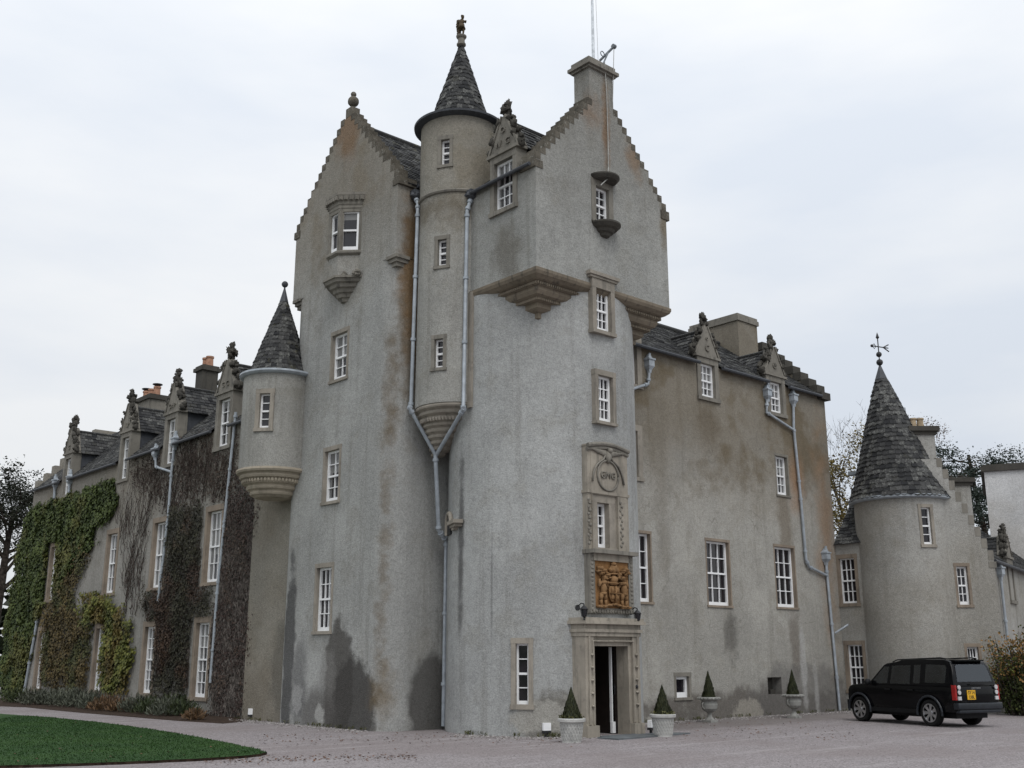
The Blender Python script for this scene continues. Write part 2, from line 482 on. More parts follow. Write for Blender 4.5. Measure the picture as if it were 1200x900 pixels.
M['terracotta'] = simple('terracotta', (.42, .235, .16), .8, .2)
M['buffpot'] = simple('buff_clay', (.42, .33, .22), .8, .2)
M['copper'] = simple('verdigris_bronze', (.075, .052, .026), .7, .3, .25, 9)
M['door'] = simple('dark_oak', (.018, .013, .011), .5, .4)
M['relief_bg'] = simple('ochre_ground', (.27, .145, .06), .8, .2)
M['relief'] = stone('ochre_relief', (.28, .165, .08), .45)
M['flagpole'] = simple('flagpole_white', (.62, .66, .70), .5, .3)
M['rope'] = simple('rope', (.42, .42, .40), .8, .1)

def glass(name, col, rough=.06):
    t = NT(name)
    n = t.noise(1.1, 2, .5)
    c = t.mix(n, tuple(x*.5 for x in col), col)
    t.bump(t.noise(1.6, 2, .5), .10, .02)
    return t.done(c, rough, .5)
def curtained(name):
    t = NT(name)
    x = t.sep(t.objpos())
    ri = t.n.new('ShaderNodeObjectInfo').outputs['Random']
    ax_ = t.math('ABSOLUTE', x[0])
    fold = t.noise(18, 2, .5, vec=t.objpos(), stretch=(1, 1, .02))
    side = t.mr(ax_, t.math('ADD', .10, t.math('MULTIPLY', ri, .22)), t.math('ADD', .14, t.math('MULTIPLY', ri, .24)))
    blind = t.mr(x[2], t.math('SUBTRACT', t.math('MULTIPLY', ri, 1.4), .35), t.math('SUBTRACT', t.math('MULTIPLY', ri, 1.4), .33))
    m = t.math('MAXIMUM', t.math('MULTIPLY', side, t.mr(fold, .3, .7, .35, 1.)), t.math('MULTIPLY', blind, .8))
    c = t.mix(t.math('MULTIPLY', m, .85), (.022, .022, .026), (.26, .26, .255))
    t.bump(t.noise(1.6, 2, .5), .12, .02)
    return t.done(c, .06, .5)
M['glass'] = glass('glass_dark', (.020, .018, .022))
M['curtain_glass'] = curtained('glass_curtained')  # dark pane with pale curtain and blind bands in its colour

# ------------------------------------------------------------------ reusable parts
ROT_X = Matrix.Rotation(-math.pi/2, 4, 'Z')       # seen from -X
def frame_at(p, face):
    if face == 'x': R = ROT_X
    elif face == 'y': R = Matrix.Identity(4)
    else: R = Matrix.Rotation(face, 4, 'Z')
    return Matrix.Translation(p) @ R
def window(parent, Mf, w, h, cols=2, rows=4, jamb=.11, lintel=.15, sill=.11, depth=.10, proud=.02, surround='sandstone', pane='glass', cutlist=None, liner=True, sash=.068):
    """sliding sash window: white frame > dark panes and dressed-stone surround. Local frame: x right, y into the wall, z up, origin mid-opening."""
    mb = MB(); hw, hh = w/2, h/2; d0, d1 = depth, depth+.07
    mb.box(-hw, -hw+sash, d0, d1, -hh, hh); mb.box(hw-sash, hw, d0, d1, -hh, hh)
    mb.box(-hw+sash, hw-sash, d0, d1, hh-sash, hh); mb.box(-hw+sash, hw-sash, d0-.01, d1, -hh, -hh+sash*1.7)
    if rows > 1: mb.box(-hw+sash, hw-sash, d0-.015, d1, -.028, .028)
    bw = .013
    for i in range(1, cols):
        x = -hw+sash + (w-2*sash)*i/cols
        mb.box(x-bw, x+bw, d0+.012, d1-.002, -hh+sash*1.7, -.028 if rows > 1 else hh-sash)
        if rows > 1: mb.box(x-bw, x+bw, d0+.012, d1-.002, .028, hh-sash)
    r2 = rows//2
    for s in (0, 1):
        if rows < 2: break
        z0, z1 = (.028, hh-sash) if s else (-hh+sash*1.7, -.028)
        for i in range(1, r2):
            z = z0 + (z1-z0)*i/r2
            mb.box(-hw+sash, hw-sash, d0+.014, d1-.004, z-bw, z+bw)
    o = obj('window', mb, M['white'], parent, Mf, world_coords=False)
    g = MB(); y = d1-.012
    nx, nz = cols, max(rows, 1)
    g.add([(-hw+.01, y, -hh+.01), (hw-.01, y, -hh+.01), (hw-.01, y+.006, 0), (hw-.01, y, hh-.01), (-hw+.01, y, hh-.01), (-hw+.01, y+.004, 0)], [(0,1,2,5),(5,2,3,4)])
    obj('pane', g, M[pane], o, Mf, world_coords=False)
    if surround:
        s = MB(); y0, y1 = -proud, depth+.09
        s.box(-hw-jamb, -hw, y0, y1, -hh, hh); s.box(hw, hw+jamb, y0, y1, -hh, hh)
        s.box(-hw-jamb-.01, hw+jamb+.01, y0-.004, y1, hh, hh+lintel)
        s.box(-hw-jamb-.02, hw+jamb+.02, y0-.035, y1, -hh-sill, -hh)
        obj('surround', s, M[surround], o, Mf, world_coords=False)
    if cutlist is not None:
        j = jamb-.004 if surround else 0
        l = lintel-.004 if surround else 0
        k = sill-.004 if surround else 0
        cutlist.append((Mf, -hw-j, hw+j, -.6, depth+.085, -hh-k, hh+l))
    return o
def spec(face, c, cx, cy, pw, ph):
    f = on_x if face == 'x' else on_y
    p = f(cx, cy, c); a = f(cx-pw/2, cy, c); b = f(cx+pw/2, cy, c)
    t = f(cx, cy-ph/2, c); q = f(cx, cy+ph/2, c)
    w = abs((a-b).y) if face == 'x' else abs((a-b).x)
    return frame_at(p, face), w+.11, t.z-q.z+.06, p

def slate_quad(mb, e0, e1, r1, r0, rowh=.24, tw=.30, th=.022, rng=RNG):
    if rowh < .3: rowh, tw = .165, .225
    e0, e1, r0, r1 = map(Vector, (e0, e1, r0, r1))
    nrm = (e1-e0).cross(r0-e0).normalized()
    n = max(1, int(((r0-e0).length + (r1-e1).length)/2/rowh))
    for j in range(n):
        t0, t1 = j/n, min(1, (j+1.12)/n)
        a0, b0 = e0.lerp(r0, t0), e1.lerp(r1, t0); a1, b1 = e0.lerp(r0, t1), e1.lerp(r1, t1)
        L = (b0-a0).length
        if L < .05: continue
        m = max(1, int(L/tw)); cuts = [0.]
        for i in range(1, m): cuts.append((i + rng.uniform(-.18, .18) + (.5 if j % 2 else 0) - .25)/m)
        cuts.append(1.)
        for i in range(m):
            s0, s1 = cuts[i], cuts[i+1]
            if s1-s0 < .005: continue
            g = .008/L
            l = th*rng.uniform(.7, 1.5); dr = rng.uniform(-.03, .02)
            dn = (e0-r0).normalized()*dr
            p = [a0.lerp(b0, s0+g)+nrm*l+dn, a0.lerp(b0, s1-g)+nrm*l+dn, a1.lerp(b1, s1-g)+nrm*.004, a1.lerp(b1, s0+g)+nrm*.004,
                 a0.lerp(b0, s0+g)-nrm*.01+dn, a0.lerp(b0, s1-g)-nrm*.01+dn]
            mb.add(p, [(0,1,2,3), (4,5,1,0), (4,0,3), (1,5,2)], rng.random())
def slate_roof(mb, e0, e1, r1, r0, **kw):
    """backing board and slates"""
    mb.add([e0, e1, r1, r0], [(0,1,2,3)], .05)
    slate_quad(mb, e0, e1, r1, r0, **kw)
def slate_cone(mb, cx, cy, rf, z0, z1, rowh=.2, tw=.24, th=.022, rng=RNG, skew=(0, 0)):
    rowh, tw = rowh*.80, tw*.80
    n = int((z1-z0)/rowh)
    prof = [(max(.02, rf(z0+(z1-z0)*i/24)-.012), z0+(z1-z0)*i/24) for i in range(25)]
    mb.lathe(cx, cy, prof, 40, .05, shift=lambda z: (skew[0]*(z-z0)/(z1-z0), skew[1]*(z-z0)/(z1-z0)))
    cx0_, cy0_ = cx, cy
    for j in range(n):
        za, zb = z0+(z1-z0)*j/n, z0+(z1-z0)*min(1, (j+1.1)/n)
        cx, cy = cx0_+skew[0]*(za-z0)/(z1-z0), cy0_+skew[1]*(za-z0)/(z1-z0)
        ra, rb = rf(za), rf(zb); m = max(7, int(2*math.pi*ra/tw)); off = rng.random()
        for i in range(m):
            a0, a1 = 2*math.pi*(i+off+.02)/m, 2*math.pi*(i+off+.98)/m
            l = th*rng.uniform(.6, 1.5); dz = rng.uniform(-.025, .02)
            p = []
            for (r, z, aa) in ((ra+l, za+dz, a0), (ra+l, za+dz, a1), (rb+.003, zb, a1), (rb+.003, zb, a0), (ra-.01, za+dz, a0), (ra-.01, za+dz, a1)):
                p.append((cx+r*math.cos(aa), cy+r*math.sin(aa), z))
            am = (a0+a1)/2
            tip = (cx+(ra+l)*math.cos(am), cy+(ra+l)*math.sin(am), za+dz-.05)
            mb.add(p + [tip], [(0,6,1,2,3), (4,5,1,0), (4,0,3), (1,5,2)], rng.random())

def crow_poly(h0, h1, zb, ze, za, n, top=.35):
    """gable outline with crow-steps: base zb, eaves ze, apex za; n steps a side"""
    mid = (h0+h1)/2; dh = (mid-top/2-h0)/n; dz = (za-ze)/n
    L = [(h0, zb), (h0, ze)]
    for i in range(n):
        L += [(h0+i*dh, ze+(i+1)*dz), (h0+(i+1)*dh, ze+(i+1)*dz)]
    Rr = [(h0+h1-h, z) for h, z in L]
    return L + Rr[::-1]
def gutter(parent, pts, r=.06):
    mb = MB(); mb.tube(pts, r, 8); return obj('gutter', mb, M['lead'], parent)
def downpipe(parent, pts, r=.05, hopper=None, brackets=True, mat='pipe'):
    mb = MB(); mb.tube(pts, r, 10)
    pts = [Vector(p) for p in pts]
    if brackets:
        for a, b in zip(pts, pts[1:]):
            L = (b-a).length; n = int(L/1.9)
            d = (b-a).normalized()
            for i in range(n+1):
                c = a + d*min(L-.02, .15+i*1.9)
                mb.tube([c-d*.04, c+d*.04], r*1.45, 10)
    o = obj('downpipe', mb, M[mat], parent, smooth=False); smooth_by_angle(o, 50)
    for hp in (hopper or []):
        h = MB(); x, y, z = hp
        sq = [(1,1),(-1,1),(-1,-1),(1,-1)]
        h.plathe(x, y, sq, [(.05,z-.32),(.06,z-.22),(.13,z-.10),(.13,z+.10),(.16,z+.11),(.16,z+.16),(.11,z+.17)])
        h.plathe(x, y, sq, [(.10,z+.17),(.06,z+.24),(.05,z+.30)])
        obj('rainwater_head', h, M[mat], o)
    return o
def text_mesh(body, size, depth=.02):
    cu = bpy.data.curves.new('t', 'FONT'); cu.body = body; cu.size = size; cu.extrude = depth
    cu.align_x = 'CENTER'; cu.align_y = 'CENTER'; cu.resolution_u = 2
    o = bpy.data.objects.new('t', cu); COL.objects.link(o)
    dg = bpy.context.evaluated_depsgraph_get(); dg.update()
    me = bpy.data.meshes.new_from_object(o.evaluated_get(dg), depsgraph=dg)
    vs = [v.co.copy() for v in me.vertices]; fs = [tuple(p.vertices) for p in me.polygons]
    bpy.data.objects.remove(o); bpy.data.curves.remove(cu); bpy.data.meshes.remove(me)
    return vs, fs
def text_into(mb, body, size, depth, Mt):
    vs, fs = text_mesh(body, size, depth)
    T = Mt @ Matrix.Rotation(math.pi/2, 4, 'X')
    mb.add([T @ v for v in vs], fs)
def finial_knob(mb, x, y, z, s, seed=0):
    """weathered carved finial: a ragged bunch of leaves and scrolls"""
    r = random.Random(seed*7+3)
    mb.blob((x, y, z+.16*s), (.09*s, .09*s, .22*s), .35, seed)
    for k in range(13):
        a = r.uniform(0, 6.28); q = r.uniform(.03, .15)*s; h = r.uniform(.12, .50)*s
        if h > .38*s: q *= .5
        mb.blob((x+q*math.cos(a), y+q*math.sin(a), z+h), (.055*s*r.uniform(.7, 1.5), .06*s, .075*s*r.uniform(.7, 1.6)), .7, seed+k, 9, 7, .5, 2.4)

# ================================================================== SETTING: ground
def gravel_mat():
    t = NT('gravel')
    v = t.voro(34, out='Color'); d = t.voro(34)
    vv = t.sep(v)[0]
    big = t.noise(.22, 5, .6); mid = t.noise(1.7, 6, .65)
    c = t.mix(vv, (.17, .152, .155), (.36, .332, .336))
    c = t.mix(t.math('MULTIPLY', t.mr(big, .42, .62), .45), c, (.205, .175, .17))
    c = t.mix(t.math('MULTIPLY', t.mr(mid, .55, .75), .35), c, (.16, .14, .13))
    # finer, trodden dirt against the walls of the entrance side
    c = t.mix(t.math('MULTIPLY', t.mr(t.noise(6.5, 5, .75), .50, .72), .35), c, (.13, .115, .112))
    tr = t.noise(.7, 5, .65, stretch=(.25, 2.6, 1), off=(4, 2, 0))
    c = t.mix(t.math('MULTIPLY', t.mr(tr, .52, .66), .3), c, (.42, .40, .40))
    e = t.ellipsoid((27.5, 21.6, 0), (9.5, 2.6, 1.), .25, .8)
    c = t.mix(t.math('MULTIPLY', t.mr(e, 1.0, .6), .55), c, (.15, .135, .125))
    t.bump(t.math('ADD', d, t.math('MULTIPLY', t.noise(60, 3), .5)), .6, .02)
    return t.done(c, .95, .15)
g = MB()
N = 60
def gz(x, y):
    return 0.0
xs = [-1500, -400, -100] + [ -30 + i*2.5 for i in range(41)] + [110, 400, 1500]
ys = [-1500, -400, -60] + [ -10 + i*2.5 for i in range(41)] + [140, 400, 1500]
vs = [(x, y, gz(x, y)) for y in ys for x in xs]
nx = len(xs)
g.add(vs, [(j*nx+i, j*nx+i+1, (j+1)*nx+i+1, (j+1)*nx+i) for j in range(len(ys)-1) for i in range(nx-1)])
M['gravel'] = gravel_mat()
tag(obj('ground', g, M['gravel'], None, Matrix.Identity(4)), kind='structure')

# lawn
def lawn_mat():
    t = NT('lawn_turf')
    n = t.noise(.55, 6, .65); f = t.noise(22, 3, .7); tone = t.tone()
    c = t.mix(t.mr(n, .35, .65), (.020, .050, .015), (.033, .072, .019))
    c = t.mix(t.math('MULTIPLY', t.mr(f, .4, .75), .4), c, (.044, .086, .024))
    c = t.mix(t.math('MULTIPLY', tone, .5), c, (.030, .070, .021))
    t.bump(f, .6, .03)
    return t.done(c, .9, .15)
M['lawn'] = lawn_mat()
edge_px = [(-60, 833.5), (0, 838), (60, 842.5), (110, 847.5), (160, 854), (210, 862), (255, 870.5), (288, 877.5), (304, 881), (311, 884), (304, 886.5), (285, 888.5), (240, 891.5), (190, 894), (130, 896.5), (70, 898.5), (-80, 903), (-500, 915)]
lp = [on_z(x, y) for x, y in edge_px] + [Vector((-4, 30, 0)), Vector((6, 46, 0))]
lp = [(p.x, p.y) for p in lp]
rj = random.Random(8); fine_ = []
for i in range(len(lp)):
    a_, b_ = Vector(lp[i]), Vector(lp[(i+1) % len(lp)]); m_ = max(1, min(120, int((b_-a_).length/.14)))
    for k in range(m_):
        q = a_.lerp(b_, k/m_); fine_.append((q.x+rj.uniform(-.03, .03)+.06*noise.noise(Vector((q.x*1.5, q.y*1.5, 0))), q.y+rj.uniform(-.03, .03)))
lp = fine_
g = MB(); g.prism(lp, 0.0, .045)
o = obj('lawn_soil', g, simple('edge_soil', (.035, .024, .017), .95, .1, .3, 8), None, Matrix.Identity(4), fix=True); tag(o, kind='structure')
def inside(p, poly):
    c = False; n = len(poly); j = n-1
    for i in range(n):
        if (poly[i][1] > p[1]) != (poly[j][1] > p[1]) and p[0] < (poly[j][0]-poly[i][0])*(p[1]-poly[i][1])/(poly[j][1]-poly[i][1])+poly[i][0]: c = not c
        j = i
    return c
g = MB()
cx_ = sum(p[0] for p in lp)/len(lp); cy_ = sum(p[1] for p in lp)/len(lp)
g.add([(x, y, .05) for x, y in lp], [tuple(range(len(lp)))])
rg = random.Random(3); cnt = 0
while cnt < 34000:
    u, v = rg.uniform(-16, -4.4), rg.uniform(20, 37)
    P = RV*u + FV*v
    if not inside((P.x, P.y), lp): continue
    a = rg.uniform(0, 6.28); h = rg.uniform(.015, .04); w = rg.uniform(.006, .014); b = Vector((math.cos(a), math.sin(a), 0))
    P = Vector((P.x, P.y, .049)); tip = P + Vector((rg.uniform(-.03, .03), rg.uniform(-.03, .03), h))
    g.add([P-b*w, P+b*w, tip], [(0,1,2)], rg.random()); cnt += 1
o = obj('lawn', g, M['lawn'], None, Matrix.Identity(4), fix=False); tag(o, kind='stuff')

# soil of the flower bed along the ivy wing
g = MB()
bed = [on_z(x, y) for x, y in ((-20, 827), (30, 829), (90, 835), (150, 840), (210, 845), (262, 848), (283, 846))]
bed = [(p.x, p.y) for p in bed] + [(XW+.05, 32.0), (XW+.05, 57)]
g.prism(bed, .0, .015)
o = obj('flower_bed', g, simple('bed_soil', (.06, .042, .032), .95, .1, .3, 9), None, Matrix.Identity(4), fix=True); tag(o, kind='structure')

# ================================================================== CASTLE
castle = thing('castle', 'grey harled castle with crow-stepped gables, round towers and an ivy-clad wing', 'castle', (C0[0], C0[1], 0))

# ---- gable tower (A)
YA0, YA1 = 24.3, 30.2
def rrect(x0, x1, y0, y1, r, n=8, corners=(1,1,1,1)):
    out = []
    for (cx, cy, a, k) in ((x0, y0, 180, 0), (x1, y0, 270, 1), (x1, y1, 0, 2), (x0, y1, 90, 3)):
        sx = 1 if cx == x0 else -1; sy = 1 if cy == y0 else -1
        if not corners[k]: out.append((cx, cy)); continue
        for i in range(n+1):
            t = math.radians(a + 90*i/n)
            out.append((cx+sx*r+r*math.cos(t), cy+sy*r+r*math.sin(t)))
    return out
zsqA = on_x(458, 301, XA).z
zeA = 15.75
cutA = []
W_A = []
for (cx, cy, pw, ph, c, r) in ((397.9, 417.3, 15, 50.5, 2, 4), (388.6, 557.4, 14.6, 57, 2, 4), (379, 702, 15.3, 72, 3, 4)):
    Mf, w, h, p = spec('x', XA, cx, cy, pw, ph)
    window(castle, Mf, w, h, c, r, jamb=.09, lintel=.13, sill=.09, surround='sandstone', cutlist=cutA, pane='curtain_glass' if cy < 600 else 'glass')
g = MB(); g.prism(rrect(XA, 25., YA0, YA1, .75, 10, (1,0,0,1)), -.2, zsqA)
o = obj('wall', g, M['harl_gable'], castle, fix=True); cut(o, cutA)
g = MB(); g.box(XA, 25., YA0, YA1, zsqA, zeA)
obj('wall', g, M['harl_gable'], castle, fix=True)
za = on_x(415, 133, XA).z
g = MB(); g.extr(crow_poly(YA0, YA1, zeA, zeA+.12, za, 13, .40), 'x', XA, XA+.30)
obj('gable', g, M['harl_gable'], castle, fix=True)
# coping blocks of the crow-steps
mid = (YA0+YA1)/2; n = 13; dh = (mid-.2-YA0)/n; dz = (za-zeA-.12)/n
for s_ in (0, 1):
    g = MB()
    for i in range(n):
        y0 = YA0+i*dh; y1 = YA0+(i+1)*dh
        if s_: y0, y1 = YA0+YA1-y1, YA0+YA1-y0
        zt = zeA+.12+(i+1)*dz; j = RNG.uniform(-.012, .018)
        g.box(XA-.006+j*.4, XA+.34, y0-.012 if not s_ else y0, y1 if not s_ else y1+.012, zt-dz*.8, zt+.035+j)
    if s_: g.box(XA-.03, XA+.62, YA1-.25, YA1+.10, zeA-.12, zeA+.13)
    else: g.box(XA-.03, XA+.62, YA0-.10, YA0+.25, zeA-.12, zeA+.13); g.box(XA+.02, XA+.34, mid-.17, mid+.17, za+.03, za+.36)
    obj('crow_steps', g, M['crow'], castle)
g = MB(); zf = za+.36; xf = XA+.18
g.lathe(xf, mid, [(.07,zf),(.10,zf+.04),(.05,zf+.10)], 16)
g.blob((xf, mid, zf+.28), .185, .02, 1, 16, 12); g.blob((xf, mid, zf+.54), .095, .02, 2, 14, 10); g.lathe(xf, mid, [(.08,zf+.42),(.05,zf+.5)], 12)
o = obj('ball_finial', g, M['crow'], castle, smooth=True)
# little corner squinches where the rounded corners turn square
for yc, s_ in ((YA0, 1), (YA1, -1)):
    g = MB()
    for k, (a, z0, z1) in enumerate(((.10, -.28, -.15), (.20, -.16, -.04), (.30, -.05, .05))):
        g.box(XA-.02-.02*k+.17-a*.4, XA+.5, min(yc-.02*s_-.02*k*s_+s_*(.17-a*.4), yc+s_*.5), max(yc-.02*s_-.02*k*s_+s_*(.17-a*.4), yc+s_*.5), zsqA+z0, zsqA+z1)
    obj('corbel', g, M['stone_grey'], castle)
# roof
g = MB(); zr = za-.16
slate_roof(g, (XA+.28, YA0-.12, zeA-.05), (25., YA0-.12, zeA-.05), (25., mid, zr), (XA+.28, mid, zr), rowh=.25, tw=.33)
slate_roof(g, (25., YA1+.12, zeA-.05), (XA+.28, YA1+.12, zeA-.05), (XA+.28, mid, zr), (25., mid, zr), rowh=.35, tw=.5)
g.tube([(XA+.28, mid, zr+.03), (25., mid, zr+.03)], .09, 8, .5)
obj('roof', g, M['slate_mossy'], castle)

# ---- oriel on the gable
pc = on_x(398, 240, XA-.50); yO = pc.y+.28
HEX = [(0, -.77), (-.50, -.28), (-.50, .28), (0, .77), (.2, .77), (.2, -.77)]
zt = on_x(398, 238, XA-.57).z; zb = on_x(398, 295, XA-.57).z
g = MB()
zo = lambda py: on_x(397, py, XA-.5).z
z1 = zo(245); z0 = zo(294)
def orl(prof): g.plathe(XA, yO, HEX, prof)
# corner posts, sill and head
for (hx, hy) in ((-.50, -.28), (-.50, .28), (-.02, -.75), (-.02, .75)):
    g.box(XA+hx*.97-.0, XA+hx*.97+.13, yO+hy*.97-.075, yO+hy*.97+.075, z0, z1)
orl([(.98, z1-.10), (1.0, z1), (1.04, z1+.02), (1.04, z1+.10), (1.10, z1+.14), (1.10, z1+.24), (1.25, z1+.42), (1.25, z1+.50), (.9, z1+.56)])
for k in range(5):                                       # corbels under the cornice
    for (a, b) in (((-.50, -.28), (-.50, .28)), ((0, -.77), (-.50, -.28)), ((-.50, .28), (0, .77))):
        x = a[0]+(b[0]-a[0])*(k+.5)/5; y = a[1]+(b[1]-a[1])*(k+.5)/5
        g.box(XA+x*1.2-.05, XA+x*1.2+.05, yO+y*1.2-.05, yO+y*1.2+.05, z1+.25, z1+.38)
orl([(.96, z0-.12), (1.10, z0-.06), (1.10, z0+.0), (1.0, z0+.05)])
o = obj('oriel', g, M['stone_grey'], castle, fix=True)
g = MB(); zk = zo(325); g.plathe(XA, yO, HEX, [(.92, zk), (.94, z0-.10)])
obj('apron', g, M['harl_gable'], o, fix=True)
g = MB()
zz = zk
prof = []
r = 1.12
prof = [(.10, zk-.62), (.22, zk-.60), (.28, zk-.52), (.42, zk-.49), (.48, zk-.39), (.62, zk-.36), (.68, zk-.26), (.84, zk-.23), (.90, zk-.13), (1.06, zk-.10), (1.12, zk-.01), (1.22, zk+.0), (1.22, zk+.07), (.95, zk+.09)]
g.plathe(XA, yO, HEX, prof)
for k in range(9):
    a = RNG.uniform(-1, 1); g.blob((XA-.45+abs(a)*.35, yO+a*.9, zk+.12), .10, .5, k)
obj('corbel', g, M['stone_grey'], o, fix=True)
# oriel sashes: front and the two cants
hz = (z1+z0)/2; hh = z1-z0-.12
for (hx, hy, ang, ww) in ((-.50, 0, -math.pi/2, .44), (-.25, -.525, -math.pi/4, .55), (-.25, .525, -3*math.pi/4, .55)):
    Mf = Matrix.Translation((XA+hx, yO+hy, hz)) @ Matrix.Rotation(ang, 4, 'Z')
    window(castle, Mf, ww, hh, 1, 2, surround=None, depth=.06, pane='curtain_glass')

# ---- entrance tower (C): round below, square cap-house above
zcap = 11.98
x0c, x1c = C0[0]-C0[2], C0[0]+C0[2]; y0c, y1c = YC, YC+5.4
cutC, cutK = [], []
ze_c, za_c = 14.95, on_y(690, 119, YC).z+.1
Mf, w, h, p = spec('y', YC, 705.8, 240.9, 11.8, 39)
window(castle, Mf, w, h, 2, 4, jamb=.18, lintel=.2, sill=.05, cutlist=cutK, surround='stone_grey')
w1 = (p, w, h)
Mf, w, h, p = spec('y', YC, 705.2, 364.4, 14, 46)
Mf3 = Matrix.Translation((0, -.06, 0)) @ Mf
window(castle, Mf3, w, h, 3, 4, jamb=.15, lintel=.30, sill=.10, depth=.11, proud=.03, cutlist=cutC); cutK.append(cutC[-1]); w2 = (p, w, h)
g = MB(); g.box(p.x-w/2-.3, p.x+w/2+.3, YC-.17, YC+.1, p.z+h/2+.34, p.z+h/2+.44); g.box(p.x-w/2-.25, p.x+w/2+.25, YC-.13, YC+.1, p.z+h/2+.27, p.z+h/2+.335)
obj('window_hood', g, M['sandstone'], castle)
Mf, w, h, p = spec('y', YC, 707.8, 468, 13.5, 51)
window(castle, Mf3.copy() if False else Matrix.Translation((0, -.06, 0)) @ Mf, w, h, 3, 4, jamb=.12, lintel=.15, sill=.08, depth=.11, cutlist=cutC)
Mf, w, h, p = spec('y', YC, 707.4, 615.6, 10.5, 50)
Mp = Matrix.Translation((0, .03, 0)) @ Mf
window(castle, Mp, w, h, 2, 4, jamb=.26, lintel=.2, sill=.1, depth=.15, proud=.03, cutlist=cutC)
w4 = (p, w, h)
# slit window on the curve
d = ray(611.7, 789.6); d2 = Vector((d.x, d.y)); A_ = d2.dot(d2); B_ = -2*(d2.x*C0[0]+d2.y*C0[1]); C_ = C0[0]**2+C0[1]**2-C0[2]**2
tt = (-B_-math.sqrt(B_*B_-4*A_*C_))/(2*A_); p5 = EYEV + d*tt
ang5 = math.atan2(p5.y-C0[1], p5.x-C0[0]) + math.pi/2
zc = tt*d.length
Mf = Matrix.Translation(p5) @ Matrix.Rotation(ang5, 4, 'Z')
window(castle, Mf, .33, 73.5*25.2/1250, 1, 4, jamb=.12, lintel=.14, sill=.12, depth=.12, proud=.01, cutlist=cutC, sash=.05)
# doorway recess
XD0, XD1 = on_y(697.5, 800, 19.43).x, on_y(737, 800, 19.43).x
zD = on_y(712, 757, 19.3).z
I4 = Matrix.Identity(4)
cutC.append((I4, XD0-.02, XD1+.02, 18, 21.2, -.02, zD+.02))
g = MB(); g.lathe(C0[0], C0[1], [(C0[2], -.2), (C0[2], zcap)], 128)
o = obj('wall', g, M['harl_entrance'], castle, fix=True); cut(o, cutC); smooth_by_angle(o, 25)
g = MB(); g.box(x0c, x1c, y0c, y1c, zcap, ze_c)
cutK2 = list(cutK)
# dormer window in the left face of the cap-house
MfD, wD, hD, pD = spec('x', x0c, 590.7, 216, 18.7, 54)
cutK2.append((MfD, -wD/2-.14, wD/2+.14, -.6, .35, -hD/2-.1, hD/2+.5))
o = obj('wall', g, M['harl_caphouse'], castle, fix=True); cut(o, cutK2)
g = MB(); g.extr(crow_poly(x0c, x1c, ze_c, ze_c+.1, za_c, 12, .9), 'y', YC, YC+.5)
o = obj('gable', g, M['harl_caphouse'], castle, fix=True); cut(o, cutK)
n = 12; dh = (C0[0]-.45-x0c)/n; dz = (za_c-ze_c-.1)/n
for s_ in (0, 1):
    g = MB()
    for i in range(n):
        a0 = x0c+i*dh; a1 = x0c+(i+1)*dh
        if s_: a0, a1 = x0c+x1c-a1, x0c+x1c-a0
        zt = ze_c+.1+(i+1)*dz; j = RNG.uniform(-.012, .018)
        g.box(a0-(.012 if not s_ else 0), a1+(.012 if s_ else 0), YC-.006+j*.4, YC+.56, zt-dz*.8, zt+.035+j)
    if s_: g.box(x1c-.25, x1c+.12, YC-.03, YC+.6, ze_c-.16, ze_c+.12)
    else: g.box(x0c-.06, x0c+.25, YC-.02, YC+.6, ze_c-.10, ze_c+.12)
    obj('crow_steps', g, M['crow'], castle)
g = MB(); zr = za_c-.25
slate_roof(g, (x0c-.10, YC+.5, ze_c-.05), (C0[0], YC+.5, zr), (C0[0], 27., zr), (x0c-.10, 27., ze_c-.05), rowh=.3, tw=.25) if False else None
slate_roof(g, (x0c-.10, 27., ze_c-.05), (x0c-.10, YC+.5, ze_c-.05), (C0[0], YC+.5, zr), (C0[0], 27., zr), rowh=.25, tw=.33)
slate_roof(g, (x1c+.10, YC+.5, ze_c-.05), (x1c+.10, 27., ze_c-.05), (C0[0], 27., zr), (C0[0], YC+.5, zr), rowh=.35, tw=.5)
g.tube([(C0[0], YC+.5, zr+.04), (C0[0], 27., zr+.04)], .09, 8, .5)
obj('roof', g, M['slate_mossy'], castle)
# chimney on the gable top
cx0, cx1 = on_y(690.5, 100, YC).x, on_y(718, 100, YC).x
zc0 = on_y(691, 79, YC).z
g = MB(); g.box(cx0, cx1, YC, YC+.62, za_c+.002, zc0)
o = obj('chimney', g, M['harl_caphouse'], castle)
g = MB(); g.box(cx0-.07, cx1+.07, YC-.07, YC+.69, zc0, zc0+.07); g.box(cx0-.14, cx1+.14, YC-.14, YC+.76, zc0+.07, zc0+.17); g.box(cx0-.06, cx1+.06, YC-.06, YC+.68, zc0+.17, zc0+.33)
obj('chimney_cap', g, M['stone_grey'], o)
